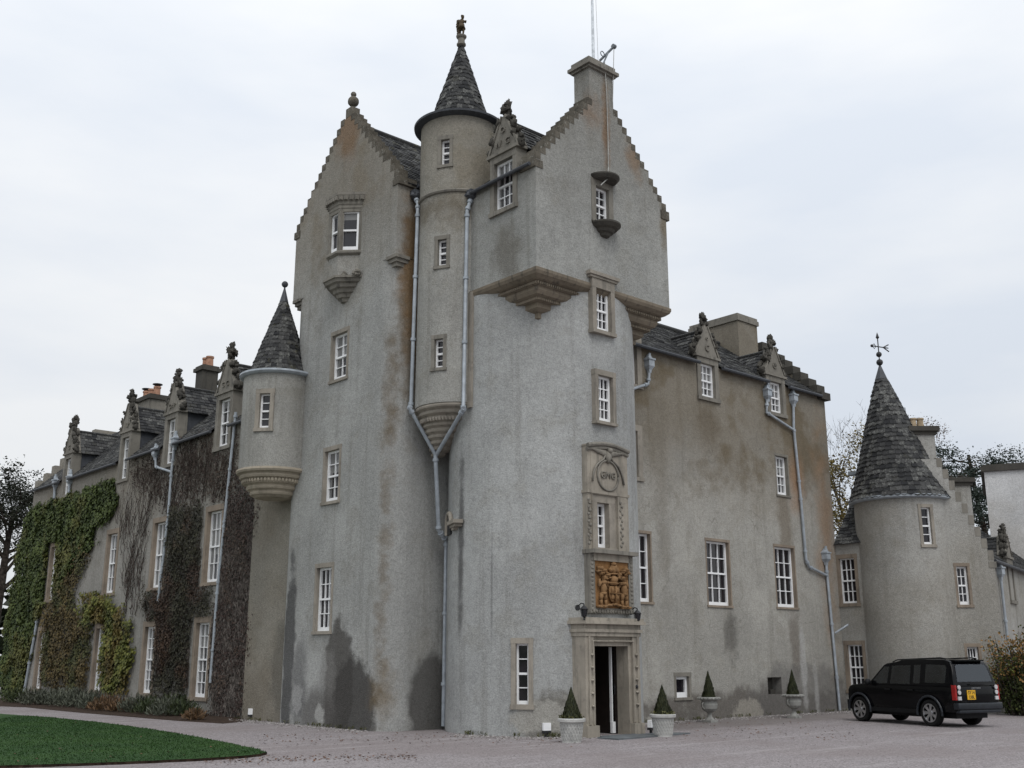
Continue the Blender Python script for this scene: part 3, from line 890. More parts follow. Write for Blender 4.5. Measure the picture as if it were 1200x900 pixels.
# corner corbels: a square stack growing out of the drum
SQ = [(-1, -1), (1, -1), (1, 1), (-1, 1)]
g = MB(); zt = zcap
pr = [(1.86, zt-1.18), (1.97, zt-1.12), (1.97, zt-.98), (2.04, zt-.95), (2.14, zt-.88), (2.14, zt-.74), (2.26, zt-.72), (2.26, zt-.66), (2.38, zt-.60), (2.44, zt-.50), (2.44, zt-.42), (2.50, zt-.40), (2.50, zt-.30), (2.60, zt-.26), (2.70, zt-.18), (2.735, zt-.10), (2.735, zt-.02), (2.70, zt)]
g.plathe(C0[0], C0[1], SQ, pr)
for k in range(64):                                        # dentil and rope courses
    t = -1 + 2*(k+.5)/64
    for (r_, z_) in ((2.27, zt-.69), (2.51, zt-.35)):
        for (sx, sy) in ((t, -1), (-1, t), (1, t)):
            x, y = C0[0]+sx*r_, C0[1]+sy*r_
            if math.hypot(x-C0[0], y-C0[1]) < C0[2]-.05: continue
            g.box(x-.024, x+.024, y-.03, y+.03, z_-.035, z_+.035)
obj('corbel', g, M['corbel_stone'], castle, fix=True)
# bowed hood and sill of the top window
p, w, h = w1; p = p+Vector((.0, 0, 0))
HC = [(math.cos(math.pi+math.pi*i/20), math.sin(math.pi+math.pi*i/20)) for i in range(21)]
g = MB(); zt = p.z+h/2+.18; xs_ = p.x+.05
g.plathe(xs_, YC+.02, HC, [(.42, zt), (.46, zt+.04), (.50, zt+.09), (.50, zt+.13), (.38, zt+.18)])
obj('window_hood', g, M['stone_dark'], castle, fix=True)
g = MB()
zb = p.z-h/2-.05
g.plathe(xs_, YC+.02, HC, [(.10, zb-.38), (.17, zb-.35), (.20, zb-.28), (.28, zb-.25), (.32, zb-.17), (.41, zb-.14), (.50, zb-.05), (.50, zb), (.4, zb+.02)])
obj('window_sill', g, M['stone_dark'], castle, fix=True)
# left eaves gutter and the pipe to the turret
zg = ze_c-.02
gutter(castle, [(x0c-.14, YC+.1, zg), (x0c-.14, 22.55, zg-.03)], .055)

# ---- dormer builder (wall-head dormer with carved pediment)
def dormer(Mf, w, h, ph, back, letters=(), jamb=.24, cols=2, rows=4, seed=0, letter_size=.24, matf='stone_grey', pane='glass', fin=1.0):
    hw, hh = w/2, h/2; W2 = hw+jamb; zl = hh+.22
    g = MB(); g.M = Mf
    g.box(-W2, -hw, -.04, .36, -hh, hh); g.box(hw, W2, -.04, .36, -hh, hh)
    g.box(-W2, W2, -.045, .36, hh, zl); g.box(-W2-.03, W2+.03, -.075, .36, -hh-.13, -hh)
    o = obj('dormer', g, M[matf], castle)
    window(o, Mf, w, h, cols, rows, surround=None, depth=.09, pane=pane)
    g = MB(); g.M = Mf
    Wp = W2+.04
    n2 = [(-Wp, zl), (Wp, zl), (.06, zl+ph), (-.06, zl+ph)]
    g.extr(n2, 'y', -.03, .32)
    g.box(-Wp-.05, Wp+.05, -.10, .3, zl-.02, zl+.07)
    for s in (-1, 1):                                      # raking mouldings
        a = Vector((s*Wp, -.06, zl+.07)); b = Vector((s*.05, -.06, zl+ph))
        d = (b-a); nrm = Vector((d.z, 0, -d.x)).normalized()*s*.055
        g.add([a, b, b+nrm, a+nrm, a+Vector((0,.34,0)), b+Vector((0,.34,0)), b+nrm+Vector((0,.34,0)), a+nrm+Vector((0,.34,0))],
              [(0,1,2,3),(4,7,6,5),(0,4,5,1),(1,5,6,2),(2,6,7,3),(3,7,4,0)])
    for (tx, x, z, sz) in letters:
        text_into(g, tx, sz*letter_size*1.15, .045, Matrix.Translation((x, -.03, zl+z)))
    obj('pediment', g, M[matf], o, fix=False)
    g = MB(); g.M = Mf; r = random.Random(seed+5)
    for s in (-1, 1):                                      # scrollwork climbing the slopes
        for k, t in enumerate((.12, .38, .5, .66, .82)):
            x = s*(Wp+.05)*(1-t)+s*.06; z = zl+ph*t
            for q in range(3):
                g.blob((x+r.uniform(-.05, .09)*s, .04+r.uniform(-.08, .14), z+.06+r.uniform(-.05, .12)), (.075*r.uniform(.7, 1.5), .08, .10*r.uniform(.6, 1.5)), .7, seed+k+s*7+q*3, 9, 7, .5, 2.4)
        g.blob((s*(Wp+.06), .06, zl+.15), (.10, .12, .15), .5, seed+s)
    finial_knob(g, 0, .1, zl+ph-.05, 1.05*fin, seed)
    obj('finial', g, M['stone_dark'], o, smooth=True)
    g = MB(); g.M = Mf
    g.box(-W2+.05, -W2+.17, .36, back*.55, -.2, zl); obj('dormer_cheek', g, M['lead'], o)
    g = MB(); g.M = Mf; g.box(W2-.17, W2-.05, .36, back*.55, -.2, zl); obj('dormer_cheek', g, M['lead'], o)
    g = MB()
    T = lambda x, y, z: Mf @ Vector((x, y, z))
    zr = zl+ph*.88; We = Wp+.08; zev = zl-.02
    slate_roof(g, T(We, .3, zev), T(We, back, zev), T(0, back, zr), T(0, .3, zr), rowh=.2, tw=.26)
    slate_roof(g, T(-We, back, zev), T(-We, .3, zev), T(0, .3, zr), T(0, back, zr), rowh=.2, tw=.26)
    g.tube([T(0, .3, zr+.03), T(0, back, zr+.03)], .06, 6, .6)
    obj('roof', g, M['slate'], o)
    return o
dormer(MfD, wD, hD, 1.15, 2.2, (('O', 0, .70, 1), ('W', -.20, .30, 1), ('G', .20, .30, 1)), jamb=.17, cols=3, rows=4, seed=3, pane='curtain_glass', fin=1.0)

# ---- stair turret in the re-entrant angle
zt0 = on_v(515, 476, 29.2).z; zrim = on_v(530, 140, 29.0).z
g = MB(); g.lathe(S0[0], S0[1], [(S0[2], zt0), (S0[2], zrim)], 72)
o = obj('stair_turret', g, M['harl_turret'], castle, fix=True)
cutS = []
def on_cyl(px, py, c):
    d = ray(px, py); a = d.x*d.x+d.y*d.y; b = -2*(d.x*c[0]+d.y*c[1]); q = c[0]**2+c[1]**2-c[2]**2
    t = (-b-math.sqrt(b*b-4*a*q))/(2*a); return EYEV+d*t
for (cx, cy, pw, ph) in ((521.6, 177.9, 10, 30), (517.8, 295.7, 10, 31), (513.8, 413.8, 9.4, 34)):
    p = on_cyl(cx, cy, S0); ang = math.atan2(p.y-S0[1], p.x-S0[0])+math.pi/2
    hgt = on_v(cx, cy-ph/2, p.dot(FV)).z-on_v(cx, cy+ph/2, p.dot(FV)).z
    Mf = Matrix.Translation(p) @ Matrix.Rotation(ang, 4, 'Z')
    window(castle, Mf, .27, hgt, 1, 4, jamb=.10, lintel=.12, sill=.09, depth=.12, proud=.0, cutlist=cutS, sash=.045, surround='stone_grey')
cut(o, cutS); smooth_by_angle(o, 25)
stair = o
g = MB()
def rrf(z): # bellcast cone
    t = (z-zrim)/(zapex-zrim)
    return 1.38*(1-t) if t > 1 else (.93*(1-(t-.06)/.94) if t > .06 else 1.40-(.47)*(t/.06))
zapex = on_v(536, 48, 29.9).z
slate_cone(g, S0[0], S0[1], rrf, zrim+.06, zapex, .19, .22)
obj('roof', g, M['slate'], stair)
g = MB(); g.lathe(S0[0], S0[1], [(S0[2]-.02, zrim-.06), (1.30, zrim-.03), (1.40, zrim), (1.41, zrim+.06), (1.36, zrim+.09)], 64)
obj('eaves_course', g, M['lead'], stair, smooth=False)
g = MB(); zs = on_v(522, 229, 29.).z; g.lathe(S0[0], S0[1], [(S0[2]-.02, zs-.07), (S0[2]+.05, zs-.05), (S0[2]+.07, zs), (S0[2]+.03, zs+.05), (S0[2]-.02, zs+.06)], 64)
obj('string_course', g, M['stone_grey'], stair)
TIP = (18.32, 23.95); ztip = on_v(515, 531, 29.3).z
def csh(z):
    t = max(0., min(1., (zt0-z)/(zt0-ztip))); t = t**1.2
    return ((TIP[0]-S0[0])*t, (TIP[1]-S0[1])*t)
g = MB(); H_ = zt0-ztip; prof = []
steps = 9
for k in range(steps):
    t1, t0 = 1-k/steps, 1-(k+1)/steps
    rr0 = .08+1.10*((k)/steps)**.95; rr1 = .08+1.10*((k+1)/steps)**.95
    z0_, z1_ = zt0-H_*t1, zt0-H_*t0
    prof += [(rr0+.02, z0_+.01), (rr1-.02, z0_+.3*(z1_-z0_)), (rr1, z0_+.6*(z1_-z0_)), (rr1-.015, z1_-.01)]
prof.append((S0[2]-.05, zt0+.05))
g.lathe(S0[0], S0[1], prof, 48, shift=csh)
zrope = zt0-H_*(2.6/steps)
sh = csh(zrope); rr_ = .08+1.10*((steps-2.2)/steps)**.95
for k in range(60):
    a = 2*math.pi*k/60; p = Vector((S0[0]+sh[0]+rr_*math.cos(a), S0[1]+sh[1]+rr_*math.sin(a), zrope))
    g.blob(p, (.05, .05, .075), .0, 0, 6, 4)
obj('corbel', g, M['sandstone'], stair, fix=False)

# pipes of the re-entrant angle
pL = (17.70, 24.22); pR = (18.03, 22.42)
zA_ = zeA-.05
tipz = ztip+.05
def hug(px, py, c):
    d = ray(px, py); h = Vector((d.x, d.y)); cc = Vector((c[0], c[1])); t0 = cc.dot(h)/h.dot(h)
    m = (h*t0-cc).length; R_ = c[2]+.07
    t = t0-(math.sqrt(R_*R_-m*m)/h.length if m < R_ else 0)
    return EYEV+d*t
pl0 = hug(487, 231, S0); pl1 = hug(489.5, 247, S0); pl2 = hug(481.5, 478, S0)
tipP = Vector((TIP[0]-.12, TIP[1]-.10, tipz))
tipF = tipP - FV*.10
pl3 = pl2 - FV*.30 - RV*.02; pl3.z -= .05
downpipe(castle, [pl0, (pl0+pl1)/2+Vector((.02,-.03,0)), pl1, pl2, pl3, tipF], .055)
pr0 = hug(552.5, 231, S0); pr1 = hug(547.5, 247, S0); pr2 = hug(543, 478, S0)
pr3 = pr2 - FV*.10 + RV*.01; pr3.z -= .05
downpipe(castle, [pr0, (pr0+pr1)/2, pr1, pr2, pr3, tipF+Vector((.02,-.02,0))], .055)
b0 = tipF; b1 = on_y(514, 621, tipP.y-.02); b2 = on_y(523, 632, 24.0); b3 = on_y(519.5, 852, 24.02)
b3.z = .1
downpipe(castle, [b0, b1, b1.lerp(b2, .45)+Vector((0,-.02,-.05)), b2, b3], .06)
g = MB()
for p_ in (pl0, pr0):
    g.blob(p_+Vector((0, 0, .05)), (.16, .16, .13), .3, 4)
    g.box(p_.x-.12, p_.x+.12, p_.y-.12, p_.y+.12, p_.z+.06, p_.z+.2)
obj('rainwater_head', g, M['lead'], castle)
gutter(castle, [(XA+.6, YA0-.16, zeA-.06), (17.8, YA0-.16, zeA-.08)], .06)
# small arched opening beside the pipe, with a moulded ledge
pa_ = on_cyl(527, 612, (C0[0], C0[1], C0[2]+.02))
an = math.atan2(pa_.y-C0[1], pa_.x-C0[0])+math.pi/2
Ma = Matrix.Translation(pa_) @ Matrix.Rotation(an, 4, 'Z')
g = MB(); g.M = Ma
arc = [(.24*math.cos(math.pi*i/12), .24*math.sin(math.pi*i/12)) for i in range(13)]
g.tube([(-.24, -.02, -.35)] + [(-x, -.02, z) for x, z in arc] + [(.24, -.02, -.1)], .065, 8)
g.box(.2, .95, -.12, .15, -.12, -.02); g.box(.25, .85, -.06, .15, -.2, -.12); g.box(.35, .6, -.04, .15, -.27, -.2)
o = obj('arched_niche', g, M['sandstone'], castle)
g = MB(); g.M = Ma; g.prism([(-.19, -.03), (.19, -.03), (.19, .1), (-.19, .1)], -.35, .12); obj('niche_back', g, M['iron'], o)
# plain stone strip where drum and cap-house meet
pq = on_x(555, 410, x0c)
g = MB(); g.box(x0c-.06, x0c+.4, 22.12, 22.30, on_x(555, 477, x0c).z, zcap-.05); obj('stone_strip', g, M['sandstone'], castle)

# ---- entrance: door-case, panel with window, coat of arms
YP = 19.50
g = MB()
DX0, DX1 = on_y(685, 800, 19.36).x, on_y(752, 800, 19.36).x
zC0, zC1 = on_y(715, 741, 19.3).z, on_y(715, 727, 19.3).z
XJ0, XJ1 = XD0, XD1
g.box(DX0+.05, XJ0-.10, 19.36, 20.2, .26, zC0); g.box(XJ1+.10, DX1-.05, 19.36, 20.2, .26, zC0)
g.box(XJ0-.10, XJ0, 19.43, 19.85, .0, zD+.0); g.box(XJ1, XJ1+.10, 19.43, 19.85, 0, zD)
g.box(XJ0-.10, XJ1+.10, 19.43, 19.85, zD, zC0-.10)
g.tube([(XJ0-.13, 19.37, .3), (XJ0-.13, 19.37, zD+.12), (XJ1+.13, 19.37, zD+.12), (XJ1+.13, 19.37, .3)], .04, 8)
g.tube([(XJ0-.27, 19.35, .3), (XJ0-.27, 19.35, zC0-.1)], .035, 8); g.tube([(XJ1+.27, 19.35, .3), (XJ1+.27, 19.35, zC0-.1)], .035, 8)
g.box(DX0, XJ0-.02, 19.28, 20.2, -.02, .28); g.box(XJ1+.02, DX1, 19.28, 20.2, -.02, .28)
g.box(DX0+.02, DX1-.02, 19.33, 20.3, zC0-.1, zC0); g.box(DX0-.01, DX1+.01, 19.29, 20.3, zC0, zC0+.08)
g.box(DX0+.02, DX1-.02, 19.33, 20.3, zC0+.08, zC0+.20); g.box(DX0-.06, DX1+.06, 19.21, 20.3, zC0+.20, zC0+.28); g.box(DX0-.03, DX1+.03, 19.25, 20.3, zC0+.28, zC0+.36)
for z in (.62, 1.02, 1.42, 1.84, 2.2):                     # ashlar joints
    g.box(DX0+.045, XJ0-.095, 19.357, 19.37, z, z+.012, .0); g.box(XJ1+.095, DX1-.045, 19.357, 19.37, z, z+.012, .0)
for k in range(5):
    for xk in (XJ0-.20, XJ1+.20):
        z = .74+k*.31
        g.blob((xk, 19.33, z), (.055, .055, .032), .1, k, 8, 5)
doorway = obj('doorway', g, M['carved'], castle)
g = MB(); g.blob((XJ1+.20, 19.335, 1.18), (.045, .03, .05), 0, 0, 10, 6); obj('bell_pull', g, M['iron'], doorway)
g = MB()
g.box(XD0+.0, XD1-.0, 21.1, 21.15, 0, zD); g.box(XD1-.015, XD1+.03, 19.86, 21.1, 0, zD); g.box(XD0-.03, XD0+.015, 19.86, 21.1, 0, zD)
for k in range(2):
    x = XD0+.12+k*.30; g.box(x, x+.22, 21.06, 21.11, .2, zD-.15)
obj('inner_lobby', g, M['door'], doorway)
g = MB(); xm = on_y(717, 800, 19.95).x
g.box(xm-.045, xm+.045, 19.92, 20.0, .02, zD-.02); g.box(xm-.06, xm+.06, 19.90, 19.97, .02, .30)
o = obj('door', g, M['white'], doorway)
g = MB(); g.box(xm+.055, xm+.10, 19.90, 20.7, .02, zD-.02); g.box(XD1-.10, XD1-.03, 19.92, 20.8, .02, zD-.01); obj('door_leaf', g, M['door'], doorway)
g = MB(); g.tube([(xm+.02, 19.94, .95), (xm+.02, 19.87, 1.0), (xm+.02, 19.87, 1.2), (xm+.02, 19.94, 1.25)], .018, 6); obj('handle', g, M['iron'], o)

# coat of arms in its frame
AX0, AX1 = on_y(691, 690, YP).x, on_y(741, 690, YP).x
zA0, zA1 = on_y(715, 719, YP).z, on_y(713, 650, YP).z
g = MB(); f_ = .17
g.box(AX0, AX0+f_, 19.55, 20., zA0, zA1); g.box(AX1-f_, AX1, 19.55, 20., zA0, zA1)
g.box(AX0+f_, AX1-f_, 19.55, 20., zA0, zA0+.13); g.box(AX0+f_, AX1-f_, 19.55, 20., zA1-.16, zA1)
g.box(AX0-.05, AX1+.05, 19.38, 20., zA1, zA1+.1)
k = 0
z = zA0+.1
while z < zA1-.05:
    for x in (AX0+f_*.4, AX1-f_*.4):
        g.blob((x, 19.55, z), (.055, .03, .045), .2, k, 7, 5); k += 1
    z += .105
x = AX0+.1
while x < AX1-.05:
    g.blob((x, 19.54, zA1-.03), (.045, .03, .05), .2, k, 7, 5); g.blob((x, 19.54, zA0+.05), (.045, .03, .05), .2, k, 7, 5); x += .1; k += 1
arms = obj('arms_panel', g, M['stone_grey'], castle); arms.location.y -= .09
ax, aw = (AX0+AX1)/2, AX1-AX0-2*f_; az0, az1 = zA0+.13, zA1-.16; ah = az1-az0
g = MB(); g.box(AX0+f_, AX1-f_, 19.58, 20., az0, az1); obj('panel_ground', g, M['relief_bg'], arms)
def A(x, z): return ax+x*aw, 19.51, az0+z*ah
g = MB()
def ab(x, z, rx, rz, ry=.08, amp=.15, seed=0, dy=0):
    p = A(x, z); g.blob((p[0], p[1]+dy, p[2]), (rx*aw, ry, rz*ah), amp, seed, 12, 8)
# shield
sh = [(-.15, .46), (.15, .46), (.15, .25), (.10, .15), (0, .10), (-.10, .15), (-.15, .25)]
g.extr([(ax+x*aw, az0+z*ah) for x, z in sh], 'y', 19.48, 19.5)
for (x, z) in ((-.07, .38), (.07, .38), (-.07, .24), (.06, .24)): ab(x, z, .05, .055, .05, .3, 3, -.04)
g.box(ax-.008*aw, ax+.008*aw, 19.475, 19.4, az0+.12*ah, az0+.46*ah); g.box(ax-.15*aw, ax+.15*aw, 19.475, 19.4, az0+.305*ah, az0+.32*ah)
# helmet, crest, mantling
ab(0, .60, .10, .09, .12, .1, 1); ab(.0, .52, .13, .04, .1, .2, 2); ab(0, .72, .13, .025, .1, .1, 5); ab(0, .83, .085, .09, .1, .3, 6); ab(.01, .93, .05, .045, .09, .2, 7); ab(-.09, .80, .04, .05, .07, .3, 8); ab(.1, .80, .04, .06, .07, .3, 9)
for s in (-1, 1):
    for k, (x, z, r) in enumerate(((.17, .70, .06), (.23, .62, .055), (.20, .53, .05), (.14, .64, .05), (.30, .78, .06), (.38, .82, .065), (.43, .76, .05), (.36, .72, .05))):
        ab(s*x, z, r, r*.75, .09, .5, k+s*10)
# supporters: torso, head, limbs
for s in (-1, 1):
    ab(s*.30, .40, .065, .13, .10, .12, 11+s); ab(s*.29, .53, .075, .05, .10, .1, 12+s); ab(s*.28, .635, .045, .05, .09, .15, 13+s); ab(s*.28, .60, .05, .03, .08, .3, 15+s)
    ab(s*.31, .30, .075, .04, .1, .2, 14+s)
    for (a, b, r0, r1) in (((.27, .30), (.24, .17), .05, .036), ((.24, .17), (.25, .05), .036, .025), ((.35, .29), (.38, .17), .05, .036), ((.38, .17), (.36, .05), .036, .025), ((.22, .54), (.17, .44), .03, .024), ((.37, .54), (.43, .44), .034, .026), ((.43, .44), (.40, .60), .025, .022)):
        g.tube([A(s*a[0], a[1]), A(s*b[0], b[1])], [r0*aw, r1*aw], 8)
    ab(s*.25, .045, .06, .022, .1, .1, 16); ab(s*.37, .045, .06, .022, .1, .1, 17)
for k in range(7):                                          # scroll at the foot
    t = -.42+.84*k/6; ab(t, .05+.03*math.cos(t*9), .08, .03, .09, .3, 20+k)
obj('coat_of_arms', g, M['relief'], arms, smooth=True)
# upper panel
UX0, UX1 = on_y(688.5, 580, YP).x, on_y(735.5, 580, YP).x
zU0 = zA1+.1; zUm = on_y(712, 604, YP).z; zU1 = on_y(712, 524, YP).z
p4, w4w, w4h = w4
hw4 = w4w/2+.26
zmull = p4.z+w4h/2+.2
g = MB()
g.box(UX0, UX0+.12, 19.58, 20.2, zU0, zU1); g.box(UX1-.12, UX1, 19.58, 20.2, zU0, zU1)
g.box(UX0+.12, p4.x-hw4, 19.53, 20.2, zU0, zmull); g.box(p4.x+hw4, UX1-.12, 19.53, 20.2, zU0, zmull)
g.box(UX0+.12, UX1-.12, 19.57, 20.2, zmull, zU1-.1)
g.box(UX0-.03, UX1+.03, 19.55, 20.2, zmull+.02, zmull+.10); g.box(UX0+.12, UX1-.12, 19.51, 20.2, p4.z-w4h/2-.35, p4.z-w4h/2-.1)
upper = obj('niche_panel', g, M['carved'], castle); upper.location.y -= .09
g = MB()
arcp = []
for i in range(15):
    t = i/14; x = UX0-.02+(UX1-UX0+.04)*t; arcp.append((x, 19.53, zU1-.05+.11*math.sin(math.pi*t)))
g.tube(arcp, .06, 8); g.tube([(x, 19.57, z-.1) for x, y, z in arcp], .05, 8)
g.extr([(x, z) for x, y, z in arcp], 'y', 19.57, 20.)
obj('panel_hood', g, M['stone_grey'], upper)
# ring with monogram, ogee, eagle, vine pilasters
g = MB(); cxm, czm = (UX0+UX1)/2-.02, zmull+.10+(zU1-zmull)*.33; R0 = (UX1-UX0)*.26
g.tube([(cxm+R0*math.cos(2*math.pi*i/28), 19.55, czm+R0*math.sin(2*math.pi*i/28)) for i in range(29)], .03, 6)
og = []
for i in range(21):
    t = -1+2*i/20; x = t*R0*1.5; z = czm-.2+ (R0*1.5)*math.sqrt(max(0, 1-t*t))*1.05 + (.22*max(0, 1-abs(t)*3.2)) ; og.append((cxm+x, 19.54, z))
g.tube(og, .03, 6)
text_into(g, 'GMG', .26, .03, Matrix.Translation((cxm, 19.56, czm)))
ez = zU1-.28
g.blob((cxm, 19.53, ez-.02), (.09, .09, .16), .15, 1); g.blob((cxm+.03, 19.48, ez+.16), (.07, .08, .07), .1, 2); g.blob((cxm+.08, 19.54, ez+.15), (.05, .04, .03), .1, 3)
for s in (-1, 1):
    for k in range(6):
        t = k/5; g.blob((cxm+s*(.10+.42*t), 19.55, ez+.08+.06*t), (.09, .04, .085-.05*t), .3, k)
    x = p4.x+s*(hw4+.12) if s < 0 else p4.x+hw4+.12
    zz = zU0+.15; k = 0
    while zz < zmull-.12:
        g.blob((x+.03*(1 if k % 2 else -1), 19.53, zz), (.045, .03, .045), .4, k, 7, 5); zz += .095; k += 1
obj('carving', g, M['stone_grey'], upper, smooth=True)

# ---- main block (D)
xD0, xD1, yD1 = 22.6, 36.2, 28.4
zeD = 11.8
cutD = []
for (cx, cy, pw, ph, c, r) in ((750.5, 664.5, 22, 78, 3, 4), (842.3, 671.8, 24, 72.6, 3, 4), (920.8, 676.3, 20.5, 68, 3, 4), (916.7, 557.5, 11.5, 43, 3, 4)):
    Mf, w, h, p = spec('y', YD, cx, cy, pw, ph)
    window(castle, Mf, w, h, c, r, jamb=.06, lintel=.09, sill=.07, depth=.13, proud=.008, surround='sandstone_red' if cy > 600 else 'stone_grey', cutlist=cutD, pane='glass' if cy > 600 else 'curtain_glass')
Mf, w, h, p = spec('y', YD, 800.3, 805, 12.6, 22.5)
window(castle, Mf, w, h, 1, 1, jamb=.10, lintel=.12, sill=.08, depth=.10, proud=.005, surround='stone_grey', cutlist=cutD, sash=.09)
for (cx, cy, pw, ph) in ((738, 424, 14, 48), (741, 531, 10, 52)):
    Mf, w, h, p = spec('y', YD, cx, cy, pw, ph)
    window(castle, Mf, w, h, 2, 4, jamb=.22, lintel=.2, sill=.12, depth=.12, surround='sandstone', cutlist=cutD)
Mf, w, h, p = spec('y', YD, 908, 803.7, 14, 18)
cutD.append((Mf, -w/2, w/2, -.6, .45, -h/2, h/2)); Mvent = (Mf, w, h)
dD = []
for (cx, cy, pw, ph) in ((829.2, 446.4, 14, 37), (909, 466, 12.2, 34)):
    Mf, w, h, p = spec('y', YD, cx, cy, pw, ph); dD.append((Mf, w, h))
    cutD.append((Mf, -w/2-.2, w/2+.2, -.6, .37, -h/2-.12, h/2+2))
g = MB(); g.box(xD0, xD1, YD, yD1, -.2, zeD)
o = obj('wall', g, M['harl_main'], castle, fix=True); cut(o, cutD)
g = MB(); Mf, w, h = Mvent; g.M = Mf; g.box(-w/2, w/2, .38, .44, -h/2, h/2); g.box(w*.1, w*.45, .25, .38, -h/2, -h/2+.16); obj('blocked_vent', g, M['stone_dark'], castle)
rD = (YD+yD1)/2; zrD = on_y(775, 384, rD).z
g = MB()
kD = (zrD-zeD+.02)/(rD-YD+.16); iv = []
for Mf, w, h in dD: iv.append((Mf.translation.x-w/2-.25, Mf.translation.x+w/2+.25))
ed = [xD0] + [q for a in iv for q in a] + [xD1-.3]
for k in range(len(ed)-1):
    yo = YD-.16 if k % 2 == 0 else YD+.37; zo_ = zeD-.02+(yo-YD+.16)*kD
    slate_roof(g, (ed[k], yo, zo_), (ed[k+1], yo, zo_), (ed[k+1], rD, zrD), (ed[k], rD, zrD), rowh=.26, tw=.34)
slate_roof(g, (xD1-.3, yD1+.1, zeD), (xD0, yD1+.1, zeD), (xD0, rD, zrD), (xD1-.3, rD, zrD), rowh=.4, tw=.6)
g.tube([(xD0, rD, zrD+.05), (xD1-.3, rD, zrD+.05)], .10, 8, .5)
obj('roof', g, M['slate'], castle)
g = MB(); g.extr(crow_poly(YD, yD1, zeD, zeD+.05, zrD+.35, 8, .5), 'x', xD1-.45, xD1)
obj('gable', g, M['harl_main'], castle, fix=True)
n = 8; dh = (rD-.25-YD)/n; dz = (zrD+.3-zeD)/n
for s_ in (0, 1):
    g = MB()
    for i in range(n):
        y0 = YD+i*dh; zt = zeD+.05+(i+1)*dz
        ya, yb = (y0-.03, y0+dh) if not s_ else (YD+yD1-y0-dh, YD+yD1-y0+.03)
        g.box(xD1-.50, xD1+.03, ya, yb, zt-dz*.8, zt+.06)
    if not s_: g.box(xD1-.5, xD1+.10, YD-.22, YD+.2, zeD-.16, zeD+.12)
    obj('crow_steps', g, M['stone_dark'], castle)
for k in (0, 2, 4): gutter(castle, [(ed[k]+(.6 if k == 0 else .0), YD-.2, zeD-.06), (ed[k+1]-(.2 if k == 4 else 0), YD-.2, zeD-.06)], .065)
for k, (Mf, w, h) in enumerate(dD):
    dormer(Mf, w, h, 1.15, 2.6, ((('C', 0, .34, 1.25), ('o', 0, .72, .9)) if k == 0 else (('O', 0, .40, 1.25), ('*', 0, .38, 1.2))), jamb=.2, cols=3, rows=4, seed=20+k, matf='stone_grey', pane='curtain_glass', fin=1.05)
# chimney of the main block
pch = on_y(864, 370, rD-1.0); xq0 = pch.x; xq1 = on_y(887, 384, rD-1.0).x
zq = pch.z
g = MB(); g.box(xq0, xq1, rD-1.0, rD+1.4, zrD-1.3, zq-.18)
o = obj('chimney', g, M['harl_main'], castle)
g = MB(); g.box(xq0-.06, xq1+.06, rD-1.06, rD+1.46, zq-.18, zq); g.box(xq0-.02, xq1+.02, rD-1.02, rD+1.42, zq, zq+.12); obj('chimney_cap', g, M['stone_grey'], o)
# pipes of the main block
yp = YD-.09
h1 = on_y(760.5, 426, yp); downpipe(castle, [on_y(761, 414, yp), on_y(760.5, 440, yp), on_y(759.5, 450, yp), on_y(736, 457.5, yp)], .05, [h1])
h2 = on_y(899, 461, yp); h3 = on_y(929.5, 467, yp)
downpipe(castle, [on_y(900, 448, yp), on_y(899, 470, yp), on_y(898, 483, yp), on_y(930, 504, yp)], .05, [h2])
downpipe(castle, [on_y(929.5, 457, yp), on_y(930, 500, yp), on_y(938, 580, yp), on_y(944.5, 655, yp), on_y(948, 664, yp), on_y(970, 675, yp)], .05, [h3])
XB = 36.2
hb = on_y(967.5, 652, yp)
pb = [on_y(967.5, 640, yp), on_y(968.5, 665, yp), on_y(984.5, 836, yp)]; pb[-1].z = .05
downpipe(castle, pb, .05, [hb])
downpipe(castle, [on_y(978.5, 742, yp), on_y(994, 732, yp-.35)], .04, brackets=False)

# ---- ivy wing (W)
yW0, yW1, zeW, xW1 = 29.6, 55.6, 9.95, 23.6
cutW = []; ivy_skip = []
WW = [(250, 640, 15, 81, 3, 4), (186, 650, 12.5, 74, 3, 4), (130, 660, 9.7, 67, 3, 4), (61.7, 671.7, 6.2, 60, 3, 4),
      (235.7, 773, 14, 85.5, 3, 6), (173.5, 773, 10.5, 76, 3, 6), (115.5, 772.5, 9, 71, 3, 6), (46.5, 773, 6.2, 66, 3, 6)]
for (cx, cy, pw, ph, c, r) in WW:
    Mf, w, h, p = spec('x', XW, cx, cy, pw, ph)
    w = min(w, 1.25)
    window(castle, Mf, w, h, c, r, jamb=.17, lintel=.2, sill=.12, depth=.12, proud=.03, surround='sandstone_red', cutlist=cutW, pane='curtain_glass')
    ivy_skip.append((p.y-w/2-.14, p.y+w/2+.30, p.z-h/2-.1, p.z+h/2+.2))
dW = []
for (cx, cy, pw, ph) in ((262.7, 495.2, 11, 53), (200, 517.3, 8, 50), (146.4, 537, 6.5, 46), (79, 558.7, 5.0, 40)):
    Mf, w, h, p = spec('x', XW, cx, cy, pw, ph); w = min(w, 1.0); dW.append((Mf, w, h))
    cutW.append((Mf, -w/2-.2, w/2+.2, -.6, .37, -h/2-.12, h/2+3)); ivy_skip.append((p.y-w/2-.3, p.y+w/2+.3, p.z-h/2-.15, 30))
g = MB(); g.box(XW, xW1, yW0, yW1, -.2, zeW)
o = obj('wall', g, M['harl_wing'], castle, fix=True); cut(o, cutW)
